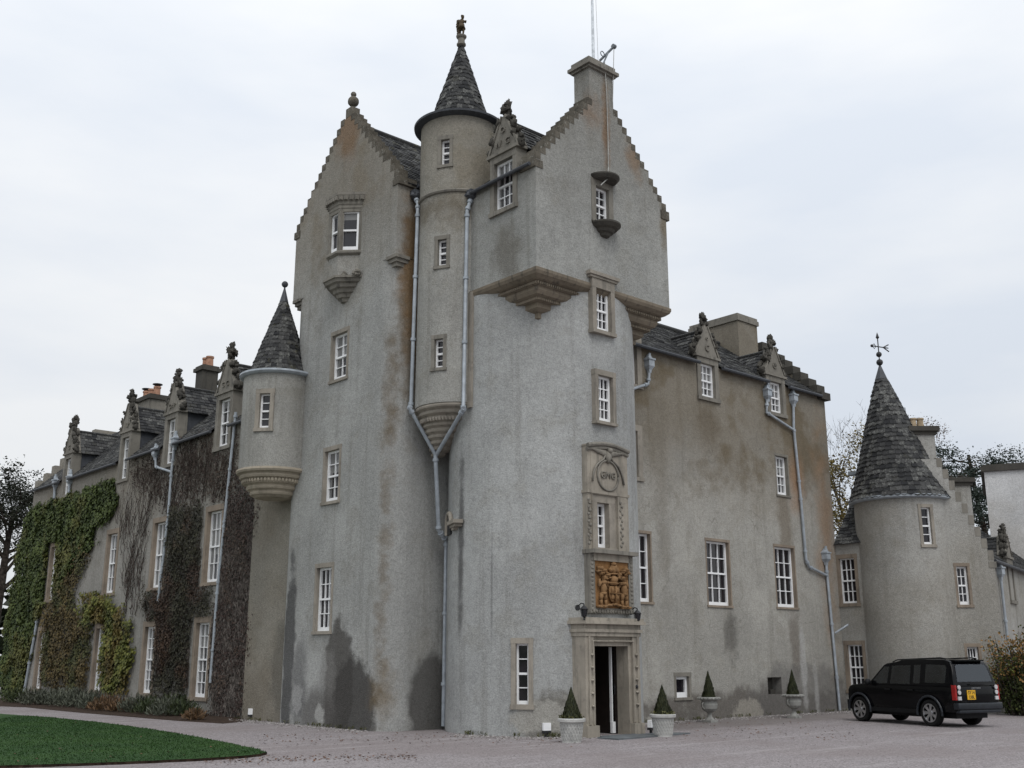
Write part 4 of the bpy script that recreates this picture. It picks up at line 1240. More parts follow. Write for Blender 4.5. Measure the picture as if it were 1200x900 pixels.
# plain pier under the corner turret
yP0, yP1 = YA1-.75, on_x(287, 820, XW).y
g = MB(); g.prism(rrect(XW-.10, XW+.6, yP0, yP1, .05, 2, (0,0,0,1)), -.2, 8.2); obj('wall', g, M['harl_pier'], castle, fix=True)
rW, zrW = (XW+xW1)/2, 13.1
g = MB()
kW = (zrW-zeW+.02)/(rW-XW+.15)
ed = [yW0] + [q for Mf, w, h in dW for q in (Mf.translation.y-w/2-.27, Mf.translation.y+w/2+.27)] + [yW1]
for k in range(len(ed)-1):
    xo = XW-.15 if k % 2 == 0 else XW+.37; zo_ = zeW-.02+(xo-XW+.15)*kW
    slate_roof(g, (xo, ed[k+1], zo_), (xo, ed[k], zo_), (rW, ed[k], zrW), (rW, ed[k+1], zrW), rowh=.28, tw=.4)
slate_roof(g, (xW1+.1, yW0, zeW), (xW1+.1, yW1, zeW), (rW, yW1, zrW), (rW, yW0, zrW), rowh=.4, tw=.7)
obj('roof', g, M['slate'], castle)
g = MB(); g.extr(crow_poly(XW, xW1, zeW, zeW+.05, zrW+.3, 8, .5), 'y', yW1-.45, yW1+.002); obj('gable', g, M['harl_wing'], castle, fix=True)
LET = ((('G', -.16, .32, 1), ('G', .16, .32, 1)), (('G', -.2, .3, 1), ('M', .02, .3, .8), ('P', .22, .3, 1)), (('1', -.18, .3, 1), ('L', 0, .3, 1), ('P', .18, .3, 1)), (('G', 0, .3, 1),))
for k, (Mf, w, h) in enumerate(dW):
    dormer(Mf, w, h, 1.25, 2.4, LET[k], jamb=.22, cols=2, rows=4, seed=40+k, pane='curtain_glass', fin=1.2)
# gutters between dormers
ycs = [Mf.translation.y for Mf, w, h in dW]
segs = [(max(ed[k], yW0+2.2), ed[k+1]) for k in range(0, len(ed)-1, 2)]
for a, b in segs: gutter(castle, [(XW-.19, a, zeW-.05), (XW-.19, b, zeW-.05)], .06)
# chimneys on the ridge
for (cx, cy, pw, npot) in ((177, 470, 30, 3), (243, 434, 24, 2)):
    p = on_x(cx, cy, rW); a = on_x(cx-pw/2, cy, rW).y; b = on_x(cx+pw/2, cy, rW).y
    L_ = 1.9 if npot == 3 else .72; zt = p.z; xh = .45 if npot == 3 else .36
    g = MB(); g.box(rW-xh, rW+xh, p.y-L_/2, p.y+L_/2, zrW-.8, zt-.1)
    o = obj('chimney', g, M['stone_dark'] if npot == 2 else M['stone_grey'], castle)
    g = MB(); g.box(rW-xh-.1, rW+xh+.1, p.y-L_/2-.1, p.y+L_/2+.1, zt-.1, zt+.06); g.box(rW-xh-.03, rW+xh+.03, p.y-L_/2-.03, p.y+L_/2+.03, zt+.06, zt+.15); obj('chimney_cap', g, M['stone_dark'], o)
    for i in range(npot):
        y = p.y-L_/2+L_*(i+.5)/npot
        q = MB(); q.lathe(rW, y, [(.17, zt+.12), (.15, zt+.5), (.18, zt+.52), (.18, zt+.6), (.13, zt+.61)], 14); po = obj('chimney_pot', q, M['terracotta'], o)
        if npot == 3 and i != 1:
            q = MB(); q.lathe(rW, y, [(.05, zt+.6), (.24, zt+.7), (.24, zt+.73), (.05, zt+.76)], 12); obj('cowl', q, M['iron'], po)
# wing pipes
xp = XW-.09
def wx(*pts): return [on_x(x, y, xp) for x, y in pts]
pp = wx((276.5, 483), (270, 545), (263, 612), (255, 690), (246.5, 800)); downpipe(castle, pp, .05)
pp = wx((182.7, 520), (182.5, 547), (201, 553)); downpipe(castle, pp, .05, [on_x(182.7, 530, xp)])
pp = wx((206.5, 505), (203, 535), (201, 553), (196.5, 612), (185, 705)); downpipe(castle, pp, .05, [on_x(205.5, 518, xp)])
pp = wx((65.5, 556), (63.5, 584)); downpipe(castle, pp, .06, [on_x(65, 566, xp)])
pp = wx((83, 550), (80.5, 580)); downpipe(castle, pp, .06, [on_x(82, 562, xp)])
pp = wx((44, 725), (28, 812)); downpipe(castle, pp, .06)

# ---- corner turret
vt = None
pT = on_x(318, 560, XW)
TX, TR = XA-.32, 1.13
TY = on_x(323.5, 520, TX).y
def zT(py): return on_v(320, py, (Vector((TX, TY, 0))-RV*0).dot(FV)-TR*.75).z
z_rim, z_bot, z_tip = zT(437), zT(548), zT(579)
g = MB(); g.lathe(TX, TY, [(TR, z_bot), (TR, z_rim)], 64)
tur = obj('corner_turret', g, M['harl_turret'], castle, fix=True)
p = on_cyl(309.7, 481, (TX, TY, TR)); ang = math.atan2(p.y-TY, p.x-TX)+math.pi/2
cT = []
window(castle, Matrix.Translation(p) @ Matrix.Rotation(ang, 4, 'Z'), .34, on_v(310, 460.5, p.dot(FV)).z-on_v(310, 501, p.dot(FV)).z, 1, 4, jamb=.13, lintel=.15, sill=.11, depth=.12, proud=.01, cutlist=cT, sash=.05, pane='curtain_glass')
cut(tur, cT); smooth_by_angle(tur, 25)
z_ap = zT(344)
def rft(z):
    t = (z-z_rim)/(z_ap-z_rim)
    return 1.25-(.27)*(t/.05) if t < .05 else .98*(1-(t-.05)/.95)+.13*(t-.05)/.95
g = MB(); slate_cone(g, TX, TY, rft, z_rim+.04, z_ap, .18, .22); obj('roof', g, M['slate_mossy'], tur)
g = MB(); g.lathe(TX, TY, [(TR-.02, z_rim-.07), (1.22, z_rim-.05), (1.28, z_rim), (1.27, z_rim+.06), (1.21, z_rim+.07)], 64); obj('gutter', g, M['pipe'], tur)
g = MB(); zz = zT(325)
g.lathe(TX, TY, [(.15, z_ap-.02), (.03, zz-.1), (.025, zz)], 14); g.blob((TX, TY, zz+.06), .11, .0, 1, 12, 8)
obj('finial', g, M['lead'], tur)
g = MB(); H_ = z_bot-z_tip; prof = [(.56, z_tip-.03)]
n = 5
for k in range(n):
    r0 = .62+.58*k/n; r1 = .62+.58*(k+1)/n; a, b = z_tip+H_*k/n, z_tip+H_*(k+1)/n
    prof += [(r0, a+.01), (r1-.03, a+.25*(b-a)), (r1, a+.6*(b-a)), (r1-.02, b-.01)]
prof += [(1.08, z_bot+.03)]
g.lathe(TX, TY, prof, 56)
zrp = z_tip+H_*.55
for k in range(56):
    a = 2*math.pi*k/56; g.blob((TX+.97*math.cos(a), TY+.97*math.sin(a), zrp), (.05, .05, .07), 0, 0, 6, 4)
obj('corbel', g, M['sandstone_pale'], tur, fix=False)
#__PART2__

# ================================================================== COURTYARD RANGE on the right (E)
uE, vE, RE = 14.60, 40.0, 1.67
E0 = RV*uE + FV*vE
rng_ = thing('courtyard_range', 'grey harled range with a round slate-coned tower behind the black car', 'building', E0, -AZ)
EM = wm(rng_)
vF = vE-RE
def el(p): return EM.inverted() @ p
def onE(px, py, v=vF): return el(on_v(px, py, v))
vG = vE-1.2
uR = onE(1165, 660, vG).x
zEe = onE(1166, 662, vG).z
apx = onE(1086, 540, vG).x; zEa = onE(1086, 538, vG).z
zEr = on_v(1057, 581, vF).z
cutE = []
def ewin(cx, cy, pw, ph, c, r, ang=0., **kw):
    p = on_v(cx, cy, vG); a = on_v(cx-pw/2, cy, vG); b = on_v(cx+pw/2, cy, vG)
    t = on_v(cx, cy-ph/2, vG); q = on_v(cx, cy+ph/2, vG)
    Mf = Matrix.Translation(p) @ Matrix.Rotation(-AZ+ang, 4, 'Z')
    window(rng_, Mf, (b-a).dot(RV)+.06, t.z-q.z, c, r, jamb=.09, lintel=.12, sill=.10, depth=.12, proud=.008, cutlist=cutE, surround='sandstone_red', **kw)
ewin(1129, 686, 11, 45, 2, 4); ewin(1141, 771, 11.5, 26, 3, 2)
# round corner tower: window on its curve
cE = (E0.x, E0.y, RE)
p = on_cyl(1086.5, 616, cE); ang = math.atan2(p.y-cE[1], p.x-cE[0])+math.pi/2
window(rng_, Matrix.Translation(p) @ Matrix.Rotation(ang, 4, 'Z'), .36, 42*39.5/1250, 1, 4, jamb=.11, lintel=.12, sill=.11, depth=.1, proud=.0, cutlist=cutE, surround='sandstone', sash=.05)
g = MB(); g.M = EM
hgt = [(0, zEe), (apx, zEa)]
uL = 2*apx-uR
# one footprint: round corner at the left, straight front, to the right edge
GY = -1.2                                              # the gable front stands a little behind the tower's bulge
aj = 180-math.degrees(math.asin(1.2/RE))
fp = [(RE*math.cos(math.radians(180+aj*i/24)), RE*math.sin(math.radians(180+aj*i/24))) for i in range(25)]
fp = fp + [(uR, GY), (uR, 7.0), (-RE, 7.0)]
g.prism(fp, -.2, zEe)
o = obj('wall', g, M['harl_range'], rng_, fix=True)
cut(o, cutE); smooth_by_angle(o, 25)
g = MB(); g.M = EM; g.lathe(0, 0, [(RE-.004, zEe-.3), (RE-.004, zEr)], 72); o2 = obj('round_tower', g, M['harl_range'], rng_, smooth=False); cut(o2, [cutE[2]]); smooth_by_angle(o2, 25)
g = MB(); g.M = EM; n = 9
cp_ = [(x, z) for x, z in crow_poly(uL, uR, zEe, zEe+.05, zEa, n, .7) if x >= apx-.36]
g.extr([(apx-.36, zEe)] + cp_, 'y', GY, GY+.5)
obj('gable', g, M['harl_range'], rng_, fix=True)
g = MB(); g.M = EM; dh = (apx-.35-uL)/n; dz = (zEa-zEe-.05)/n
for i in range(n):
    x0 = uR-(i+1)*dh; zt = zEe+.05+(i+1)*dz
    g.box(x0, x0+dh+.015, GY-.01, GY+.6, zt-dz*.7, zt+.05)
g.box(uR-.2, uR+.08, GY-.02, GY+.6, zEe-.1, zEe+.12)
obj('crow_steps', g, M['stone_grey'], rng_)
g = MB()
T = lambda x, y, z: EM @ Vector((x, y, z))
slate_roof(g, T(uR+.1, GY+.5, zEe), T(uR+.1, 7, zEe), T(apx, 7, zEa-.25), T(apx, GY+.5, zEa-.25), rowh=.28, tw=.4)
slate_roof(g, T(uL-.1, 7, zEe), T(uL-.1, 2.2, zEe), T(apx, 2.2, zEa-.25), T(apx, 7, zEa-.25), rowh=.35, tw=.5)
obj('roof', g, M['slate'], rng_)
zEap = on_v(1034.5, 441, vE-.3).z; zEtip = on_v(1034, 426, vE-.2).z
def rfe(z):
    t = (z-zEr)/(zEtip-zEr)
    return (RE+.09)*((1-t)**.93) + .10*max(0, 1-t*8)
g = MB(); skE = (-RV.x*.30, -RV.y*.30)
slate_cone(g, E0.x, E0.y, rfe, zEr+.05, zEap, .22, .28, .03, skew=skE)
ct = obj('tower_roof', g, M['slate'], rng_)
g = MB(); g.lathe(E0.x+skE[0], E0.y+skE[1], [(rfe(zEap)+.03, zEap-.06), (.03, zEtip)], 16); obj('lead_cap', g, M['lead'], ct)
g = MB(); g.lathe(E0.x, E0.y, [(RE-.02, zEr-.06), (RE+.08, zEr-.06), (RE+.18, zEr-.02), (RE+.18, zEr+.07), (RE+.04, zEr+.08)], 64); obj('gutter', g, M['pipe'], ct)
g = MB(); zv = on_v(1033, 391, vE).z; EX, EY = E0.x+skE[0], E0.y+skE[1]
g.tube([(EX, EY, zEtip-.1), (EX, EY, zv-.1)], .022, 6); g.lathe(EX, EY, [(.02, zv-.22), (.07, zv-.16), (.005, zv+.05)], 8)
g.blob((EX, EY, zEtip+.10), .13, 0, 0, 10, 8); g.blob((EX, EY, zEtip+.42), .11, 0, 0, 10, 8)
zm = (zEtip*.42+zv*.58); hd = (RV*.9+FV*.4).normalized()
g.tube([Vector((EX, EY, zm))-hd*.30, Vector((EX, EY, zm))+hd*.5], .022, 6)
for s in (-1, 1): g.tube([Vector((EX, EY, zm))+hd*.25, Vector((EX, EY, zm+.14*s))+hd*.52], .025, 6)
g.blob(Vector((EX, EY, zm))-hd*.32, .06, 0, 0, 8, 6)
for s in (-1, 1): g.tube([Vector((EX, EY, zm))-hd*.12, Vector((EX, EY, zm+.1*s))-hd*.2, Vector((EX, EY, zm))-hd*.32], .015, 5)
obj('weather_vane', g, M['iron'], ct)
# chimneys
def chim(pxa, pxb, pyt, pyb, v, dep, pots, cap='stone_dark', wall='harl_range', lab=None):
    a, b = onE(pxa, pyt, v), onE(pxb, pyt, v); zt = a.z; zb_ = onE(pxa, pyb, v).z
    yl = v-vE
    g = MB(); g.M = EM; g.box(a.x, b.x, yl, yl+dep, zb_, zt-.3); o = obj('chimney', g, M[wall], rng_)
    g = MB(); g.M = EM; g.box(a.x-.08, b.x+.08, yl-.08, yl+dep+.08, zt-.3, zt-.18); g.box(a.x-.16, b.x+.16, yl-.16, yl+dep+.16, zt-.18, zt); obj('chimney_cap', g, M[cap], o)
    for (t, yy, mat, r, h) in pots:
        g = MB(); g.M = EM; x = a.x+(b.x-a.x)*t
        g.lathe(x, yl+yy, [(r, zt-.02), (r*.9, zt+h*.8), (r*1.1, zt+h*.85), (r*1.1, zt+h), (r*.7, zt+h+.01)], 14); obj('chimney_pot', g, M[mat], o)
chim(1068, 1094, 500, 620, vG+.5, 1.1, [(.22, .3, 'buffpot', .13, .38), (.55, .3, 'buffpot', .13, .38), (-.12, .6, 'pipe', .15, .85)])
chim(1113, 1136, 560, 620, vE+2.5, .9, [(.25, .4, 'stone_dark', .12, .15), (.75, .4, 'stone_dark', .12, .15)])
# bay linking tower and main block
yB = on_x(1006, 680, XB).y-.25
zB = on_x(985, 637, XB).z
cB = []
for (cx, cy, pw, ph, c) in ((993.5, 680.5, 15, 51, 3), (1003.0, 782, 14.5, 51, 3)):
    Mf, w, h, p = spec('x', XB, cx, cy, pw, ph)
    window(rng_, Mf, w, h, c, 4, jamb=.13, lintel=.15, sill=.12, depth=.10, proud=.012, surround='sandstone_red', cutlist=cB, sash=.045)
g = MB(); g.box(XB, XB+3.2, yB, YD-.002, -.2, zB)
o = obj('wall', g, M['harl_range'], rng_, fix=True); cut(o, cB)
g = MB(); zBt = on_x(980, 558, XB+2.4).z
slate_roof(g, (XB-.12, YD-.02, zB-.03), (XB-.12, yB-.3, zB-.03), (XB+2.4, yB-.3, zBt), (XB+2.4, YD-.02, zBt), rowh=.24, tw=.32)
g.tube([(XB-.12, yB-.3, zB), (XB+2.4, yB-.3, zBt+.03)], .07, 6, .9)
obj('roof', g, M['slate'], rng_)
g = MB(); g.box(XB+2.3, XB+2.6, yB-.3, YD+.6, zBt-.05, zBt+.08); obj('ridge_flashing', g, M['pipe'], rng_)
# lower wing running off to the right
pw_ = onE(1158, 660, 38.9); WA = math.radians(34)
WM_ = EM @ Matrix.Translation((pw_.x, 38.9-vE, 0)) @ Matrix.Rotation(math.pi/2-WA, 4, 'Z')
zw = onE(1166, 655, 38.9).z
g = MB(); g.M = WM_; g.box(0, 16, 0, 6, -.2, zw); obj('wall', g, M['harl_range'], rng_)
g = MB(); T = lambda x, y, z: WM_ @ Vector((x, y, z))
slate_roof(g, T(0, -.15, zw), T(16, -.15, zw), T(16, 3, zw+2.7), T(0, 3, zw+2.7), rowh=.26, tw=.36)
slate_roof(g, T(16, 6, zw), T(0, 6, zw), T(0, 3, zw+2.7), T(16, 3, zw+2.7), rowh=.4, tw=.6)
obj('roof', g, M['slate'], rng_)
gutter(rng_, [T(.3, -.19, zw-.05), T(16, -.19, zw-.05)], .06)
Mf = WM_ @ Matrix.Translation((4.2, 0, zw-.6))
castle_, castle = castle, rng_
dormer(Mf, .9, 1.4, .9, 2., (), jamb=.16, cols=3, rows=4, seed=77, pane='glass', fin=.9)
castle = castle_
hp = on_v(1185, 668, 38.6); 
T0 = T(1.55, -.1, zw-.35); downpipe(rng_, [T(1.55, -.1, zw-.1), T(1.55, -.1, 0.05)], .05, [tuple(T0)])

# white-washed block behind the courtyard
vW_ = 54.0
wz = on_v(1152, 545, vW_).z
WP = on_v(1153, 553, vW_); WP.z = 0
outb = thing('outbuilding', 'tall white-washed block with dark flat coping behind the courtyard roofs', 'building', WP, -AZ-math.radians(24))
WBM = wm(outb)
g = MB(); g.M = WBM; g.box(0, 16, 0, 9, -.2, wz-.35); obj('wall', g, M['harl_white'], outb)
g = MB(); g.M = WBM; g.box(-.15, 16.15, -.15, 9.15, wz-.35, wz-.12); g.box(-.05, 16.05, -.05, 9.05, wz-.12, wz); obj('coping', g, M['stone_dark'], outb)

# ================================================================== STATUE, FLAGPOLE, HOIST
def skin_mesh(name, verts, edges, radii, mat, parent, sub=1, root=0):
    me = bpy.data.meshes.new(name); me.from_pydata([tuple(v) for v in verts], edges, []); me.update()
    o = bpy.data.objects.new(name, me); COL.objects.link(o)
    md = o.modifiers.new('s', 'SKIN')
    sv = me.skin_vertices[0].data
    for i, r in enumerate(radii):
        sv[i].radius = (r, r) if not isinstance(r, tuple) else r
        sv[i].use_root = (i == root)
    md.use_smooth_shade = True
    ms = o.modifiers.new('u', 'SUBSURF'); ms.levels = sub; ms.render_levels = sub
    bpy.context.view_layer.update()
    apply_mods(o)
    o.data.materials.clear(); o.data.materials.append(mat)
    COL.objects.unlink(o)
    WMx = Matrix.Identity(4)
    if parent is not None:
        o.data.transform(wm(parent).inverted())
        put(o, parent, wm(parent))
    else: put(o, None, WMx)
    return o
st = thing('statue', 'small dark bronze figure standing on the tip of the slated turret roof', 'statue', (S0[0], S0[1], zapex-.25), -AZ)
SMt = wm(st)
g = MB(); g.M = SMt; g.lathe(0, 0, [(.14, 0), (.22, .05), (.22, .12), (.17, .15), (.16, .40), (.22, .44), (.25, .50), (.25, .54), (.2, .56)], 20); obj('pedestal', g, M['stone_grey'], st, smooth=False)
b0_ = .56
jv = [(-.02,0,.52), (-.04,0,.70), (0,0,.86), (.02,0,.93), (.04,-.01,1.02),
      (-.10,.02,.46), (-.12,.0,.26), (-.13,.02,.05), (-.09,-.05,.03),
      (.07,-.02,.46), (.09,-.05,.27), (.07,-.02,.05), (.12,-.08,.03),
      (-.15,.03,.80), (-.20,.05,.64), (-.13,-.05,.56),
      (.13,-.04,.80), (.17,-.08,.68), (.20,-.14,.80)]
je = [(0,1),(1,2),(2,3),(3,4),(0,5),(5,6),(6,7),(7,8),(0,9),(9,10),(10,11),(11,12),(2,13),(13,14),(14,15),(2,16),(16,17),(17,18)]
jr = [.10,.11,.10,.05,.065, .075,.055,.04,.035, .075,.055,.04,.035, .055,.042,.035, .055,.042,.035]
body = skin_mesh('body', [SMt @ Vector((x*1.1, y*1.1, z*.95+b0_)) for x, y, z in jv], je, [r*1.1 for r in jr], M['copper'], st)
g = MB(); g.M = SMt
g.blob((.05, -.02, b0_+1.0), (.075, .085, .10), .1, 2, 12, 9); g.blob((.04, .0, b0_+1.07), (.085, .09, .05), .2, 3, 12, 7); obj('head', g, M['copper'], st, smooth=True)
g = MB(); g.M = SMt
for k in range(6): g.blob((-.14-.02*math.sin(k), .10, b0_+.82-.13*k), (.11, .05, .12), .25, k, 9, 7)
g.lathe(0, 0, [(.20, b0_+.38), (.15, b0_+.52), (.14, b0_+.62)], 14)
obj('cloak', g, M['copper'], st, smooth=True)

pf = on_v(695.5, 75, 31.2)
SCALE_ST = .66
for o_ in st.children: o_.matrix_basis = Matrix.Scale(SCALE_ST, 4)
fp_ = thing('flagpole', 'tall white flagpole rising behind the gable chimney', 'flagpole', (pf.x, pf.y, zr if False else za_c-.4))
g = MB(); g.tube([(pf.x, pf.y, za_c-.4), (pf.x, pf.y, za_c+2.), (pf.x, pf.y, za_c+7.5)], [.06, .055, .035], 12); obj('pole', g, M['flagpole'], fp_, smooth=True)
g = MB(); g.blob((pf.x, pf.y, za_c+7.55), .09, 0, 0, 10, 8); obj('ball', g, M['flagpole'], fp_)
g = MB(); g.tube([(pf.x+.22, pf.y-.05, za_c+.5), (pf.x+.09, pf.y-.05, za_c+7.3)], .006, 4); obj('halyard', g, M['rope'], fp_)

yq = YC-.05
ba = on_y(703, 71, YC+.2); bb = on_y(719.5, 54.5, YC-.12); bc = on_y(704, 81, YC-.03); bd = on_y(713, 61, YC-.06)
hb_ = thing('hoist_bracket', 'metal hoist arm with hanging rope on the gable chimney', 'bracket', ba)
g = MB(); g.tube([ba, bb], .04, 8); g.tube([bc, bd], .025, 6); g.tube([bb+Vector((-.06, 0, 0)), bb+Vector((.05, 0, 0))], .07, 8)
pc_ = on_y(706, 63, YC); g.tube([pc_+Vector((.08*math.cos(k*.6), 0, .08*math.sin(k*.6))) for k in range(12)], .015, 5)
obj('arm', g, M['lead_pale'], hb_)
g = MB(); rp = [on_y(708.5, 73, YC-.06), on_y(711, 110, YC-.05), on_y(712.5, 160, YC-.05), on_y(713, 196, YC-.06), on_y(711.5, 210, YC-.25), on_y(704, 217, YC-.3)]
g.tube(rp, .016, 6); g.tube([bb, on_y(718, 120, YC-.05)], .012, 6)
obj('rope', g, M['rope'], hb_)

# ================================================================== LANTERNS by the arms panel
def lantern(px, py, label):
    p = on_y(px, py, YP-.30)
    root = thing('wall_lantern', label, 'lantern', (p.x, YP, p.z), 0, 'black coach lanterns beside the coat of arms')
    x, y, z = p
    g = MB(); g.lathe(x, y, [(.02, z-.30), (.035, z-.26), (.02, z-.22), (.06, z-.19), (.085, z-.17)], 12)
    for k in range(6):
        a = math.pi*k/3; g.tube([(x+.08*math.cos(a), y+.08*math.sin(a), z-.18), (x+.125*math.cos(a), y+.125*math.sin(a), z+.06)], .012, 5)
    g.lathe(x, y, [(.13, z+.05), (.15, z+.07), (.09, z+.13), (.05, z+.17), (.015, z+.20), (.025, z+.23), (.005, z+.26)], 12)
    obj('frame', g, M['iron'], root)
    g = MB(); g.lathe(x, y, [(.068, z-.17), (.108, z+.05)], 12); obj('glass', g, M['curtain_glass'], root)
    g = MB(); g.tube([(x-.0, YP+.05, z+.16), (x, YP-.06, z+.20), (x, YP-.17, z+.27), (x, y, z+.24)], .02, 6); g.tube([(x, YP-.02, z+.12), (x, YP+.03, z+.12)], .10, 12); obj('bracket', g, M['iron'], root)
    for o_ in root.children: o_.matrix_basis = Matrix.Scale(.74, 4)
lantern(687, 716, 'left of the two black wall lanterns flanking the carved arms')
lantern(749.5, 721, 'right of the two black wall lanterns, near the tower edge')

# ================================================================== POTS AND TOPIARY
def needle_cone(mb, x, y, z0, h, r, n, rg):
    """clipped conifer: a dark core with short upright sprays all over it"""
    mb.lathe(x, y, [(r*.55, z0), (r*.86, z0+h*.06), (r*.62, z0+h*.35), (r*.34, z0+h*.68), (.012, z0+h*.97)], 14, .05)
    for i in range(n):
        t = 1-math.sqrt(rg.random()); a = rg.uniform(0, 6.283)
        rr = r*(1-t)**.9*(1+rg.gauss(0, .09)+.16*noise.noise(Vector((a*1.2, t*5, x))))*min(1, .75+t*5)
        d = Vector((math.cos(a), math.sin(a), .0)); p = Vector((x, y, z0+h*t)) + d*rr
        mb.leaf(p, (d + Vector((rg.uniform(-.6,.6), rg.uniform(-.6,.6), rg.uniform(-.2,.5)))), Vector((rg.uniform(-.3,.3), rg.uniform(-.3,.3), 1)), .032, .10, rg.random())
M['topiary'] = leafmat('topiary', (.012, .016, .007), (.040, .044, .017))
M['plant_low'] = leafmat('plant_low', (.05, .06, .02), (.14, .13, .05))
M['pot'] = stone('pot', (.50, .50, .48), .2)
def plant_pot(base, label):
    x, y = base.x, base.y
    root = thing('potted_conifer', label, 'potted plant', (x, y, 0), 0, 'clipped conifers in white basket pots beside the door')
    H_, r0, r1 = .52, .27, .345
    g = MB(); g.lathe(x, y, [(r0, .0), (r0, .04), (r1-.02, H_-.06), (r1, H_-.05), (r1+.055, H_-.03), (r1+.06, H_+.03), (r1+.02, H_+.05), (r1-.03, H_+.045), (r1-.04, H_-.03)], 40)
    n = 22                                               # woven lattice standing proud of the sides
    for s in (-1, 1):
        for k in range(n):
            pts = []
            for j in range(7):
                t = j/6; rr = r0+(r1-r0-.02)*t+.006; a = 2*math.pi*(k+s*t*2.4)/n
                pts.append((x+rr*math.cos(a), y+rr*math.sin(a), .05+(H_-.13)*t))
            g.tube(pts, .012, 4)
    obj('pot', g, M['pot'], root)
    g = MB(); rg = random.Random(int(x*100)); needle_cone(g, x, y, H_+.03, .74, .245, 2600, rg); obj('foliage', g, M['topiary'], root)
    g = MB()
    for i in range(260):
        a = rg.uniform(0, 6.28); rr = rg.uniform(.2, .37); g.leaf(Vector((x+rr*math.cos(a), y+rr*math.sin(a), H_+rg.uniform(.0, .12))), Vector((rg.uniform(-1,1), rg.uniform(-1,1), 1)), Vector((rg.random(), rg.random(), .3)), .045, .07, rg.random())
    obj('underplanting', g, M['plant_low'], root)
    for o_ in root.children: o_.matrix_basis = Matrix.Diagonal((.82, .82, .95, 1))
plant_pot(on_z(670, 870), 'clipped conifer in white basket-weave pot, on the left of the doorway')
plant_pot(on_z(777.5, 863), 'clipped conifer in white basket-weave pot, on the right of the doorway')
def urn(base, label):
    x, y = base.x, base.y
    root = thing('urn_conifer', label, 'potted plant', (x, y, 0), 0, 'clipped conifers in stone urns along the wall')
    g = MB(); g.box(x-.21, x+.21, y-.21, y+.21, -.02, .07)
    g.lathe(x, y, [(.19, .07), (.17, .10), (.10, .17), (.075, .24), (.10, .30), (.21, .34), (.29, .42), (.32, .54), (.29, .64), (.31, .67), (.42, .72), (.43, .76), (.38, .78), (.30, .72)], 32)
    for k in range(18):
        a = 2*math.pi*k/18; g.blob((x+.41*math.cos(a), y+.41*math.sin(a), .735), (.055, .055, .04), .2, k, 6, 4)
    for s in (-1, 1): g.tube([(x+s*.30, y, .42), (x+s*.40, y, .48), (x+s*.41, y, .58), (x+s*.33, y, .62)], .025, 6)
    obj('urn', g, M['urn'], root)
    g = MB(); rg = random.Random(int(x*77)); needle_cone(g, x, y, .74, .84, .235, 2200, rg); obj('foliage', g, M['topiary'], root)
    for o_ in root.children: o_.matrix_basis = Matrix.Diagonal((.80, .80, .95, 1))
M['urn'] = stone('urn', (.36, .36, .34), .4)
urn(on_z(832, 846.5), 'conifer in weathered grey stone urn, nearer the doorway, beside the small basement window')
urn(on_z(931, 841.5), 'conifer in weathered grey stone urn, farther along the wall by the dark vent hole')

# doorstep slab and ground spotlights
ds = [on_z(x, y) for x, y in ((692, 871.5), (722, 873.5), (797, 867.2), (757, 863))]
g = MB(); g.prism([(DX0+.1, 18.35), (DX1+.9, 18.55), (DX1+.55, 19.12), (XJ1-.02, 19.13), (XJ1-.02, 19.3), (XJ0-.0, 19.3), (XJ0, 19.1), (DX0+.1, 19.05)], 0.0, .035)
tag(obj('doorstep', g, simple('slate_slab', (.135, .15, .16), .6, .4, .15, 3), None, Matrix.Identity(4), fix=True), 'flat blue-grey slate slab lying in front of the open doorway', 'doorstep')
def floodlight(p, label, rz):
    root = thing('floodlight', label, 'spotlight', (p.x, p.y, 0), rz, 'small floodlights on the gravel')
    Mx = wm(root)
    g = MB(); g.M = Mx; g.box(-.03, .03, -.03, .03, 0, .10); g.box(-.1, .1, -.05, .06, .10, .16); g.tube([(.08, .0, .12), (.16, .05, .06), (.22, .1, .01)], .02, 6); obj('stake', g, M['iron'], root)
    g = MB(); g.M = Mx; g.box(-.10, .10, -.06, .05, .16, .34); obj('lamp_head', g, M['white'], root)
floodlight(on_z(640.5, 864), 'small white floodlight on the gravel left of the white basket pot', -.4)
floodlight(on_z(294, 843.5), 'small white floodlight by the plain pier at the ivy corner', -.4)
floodlight(on_z(763, 860), 'small floodlight half hidden behind the right-hand basket pot', .3)

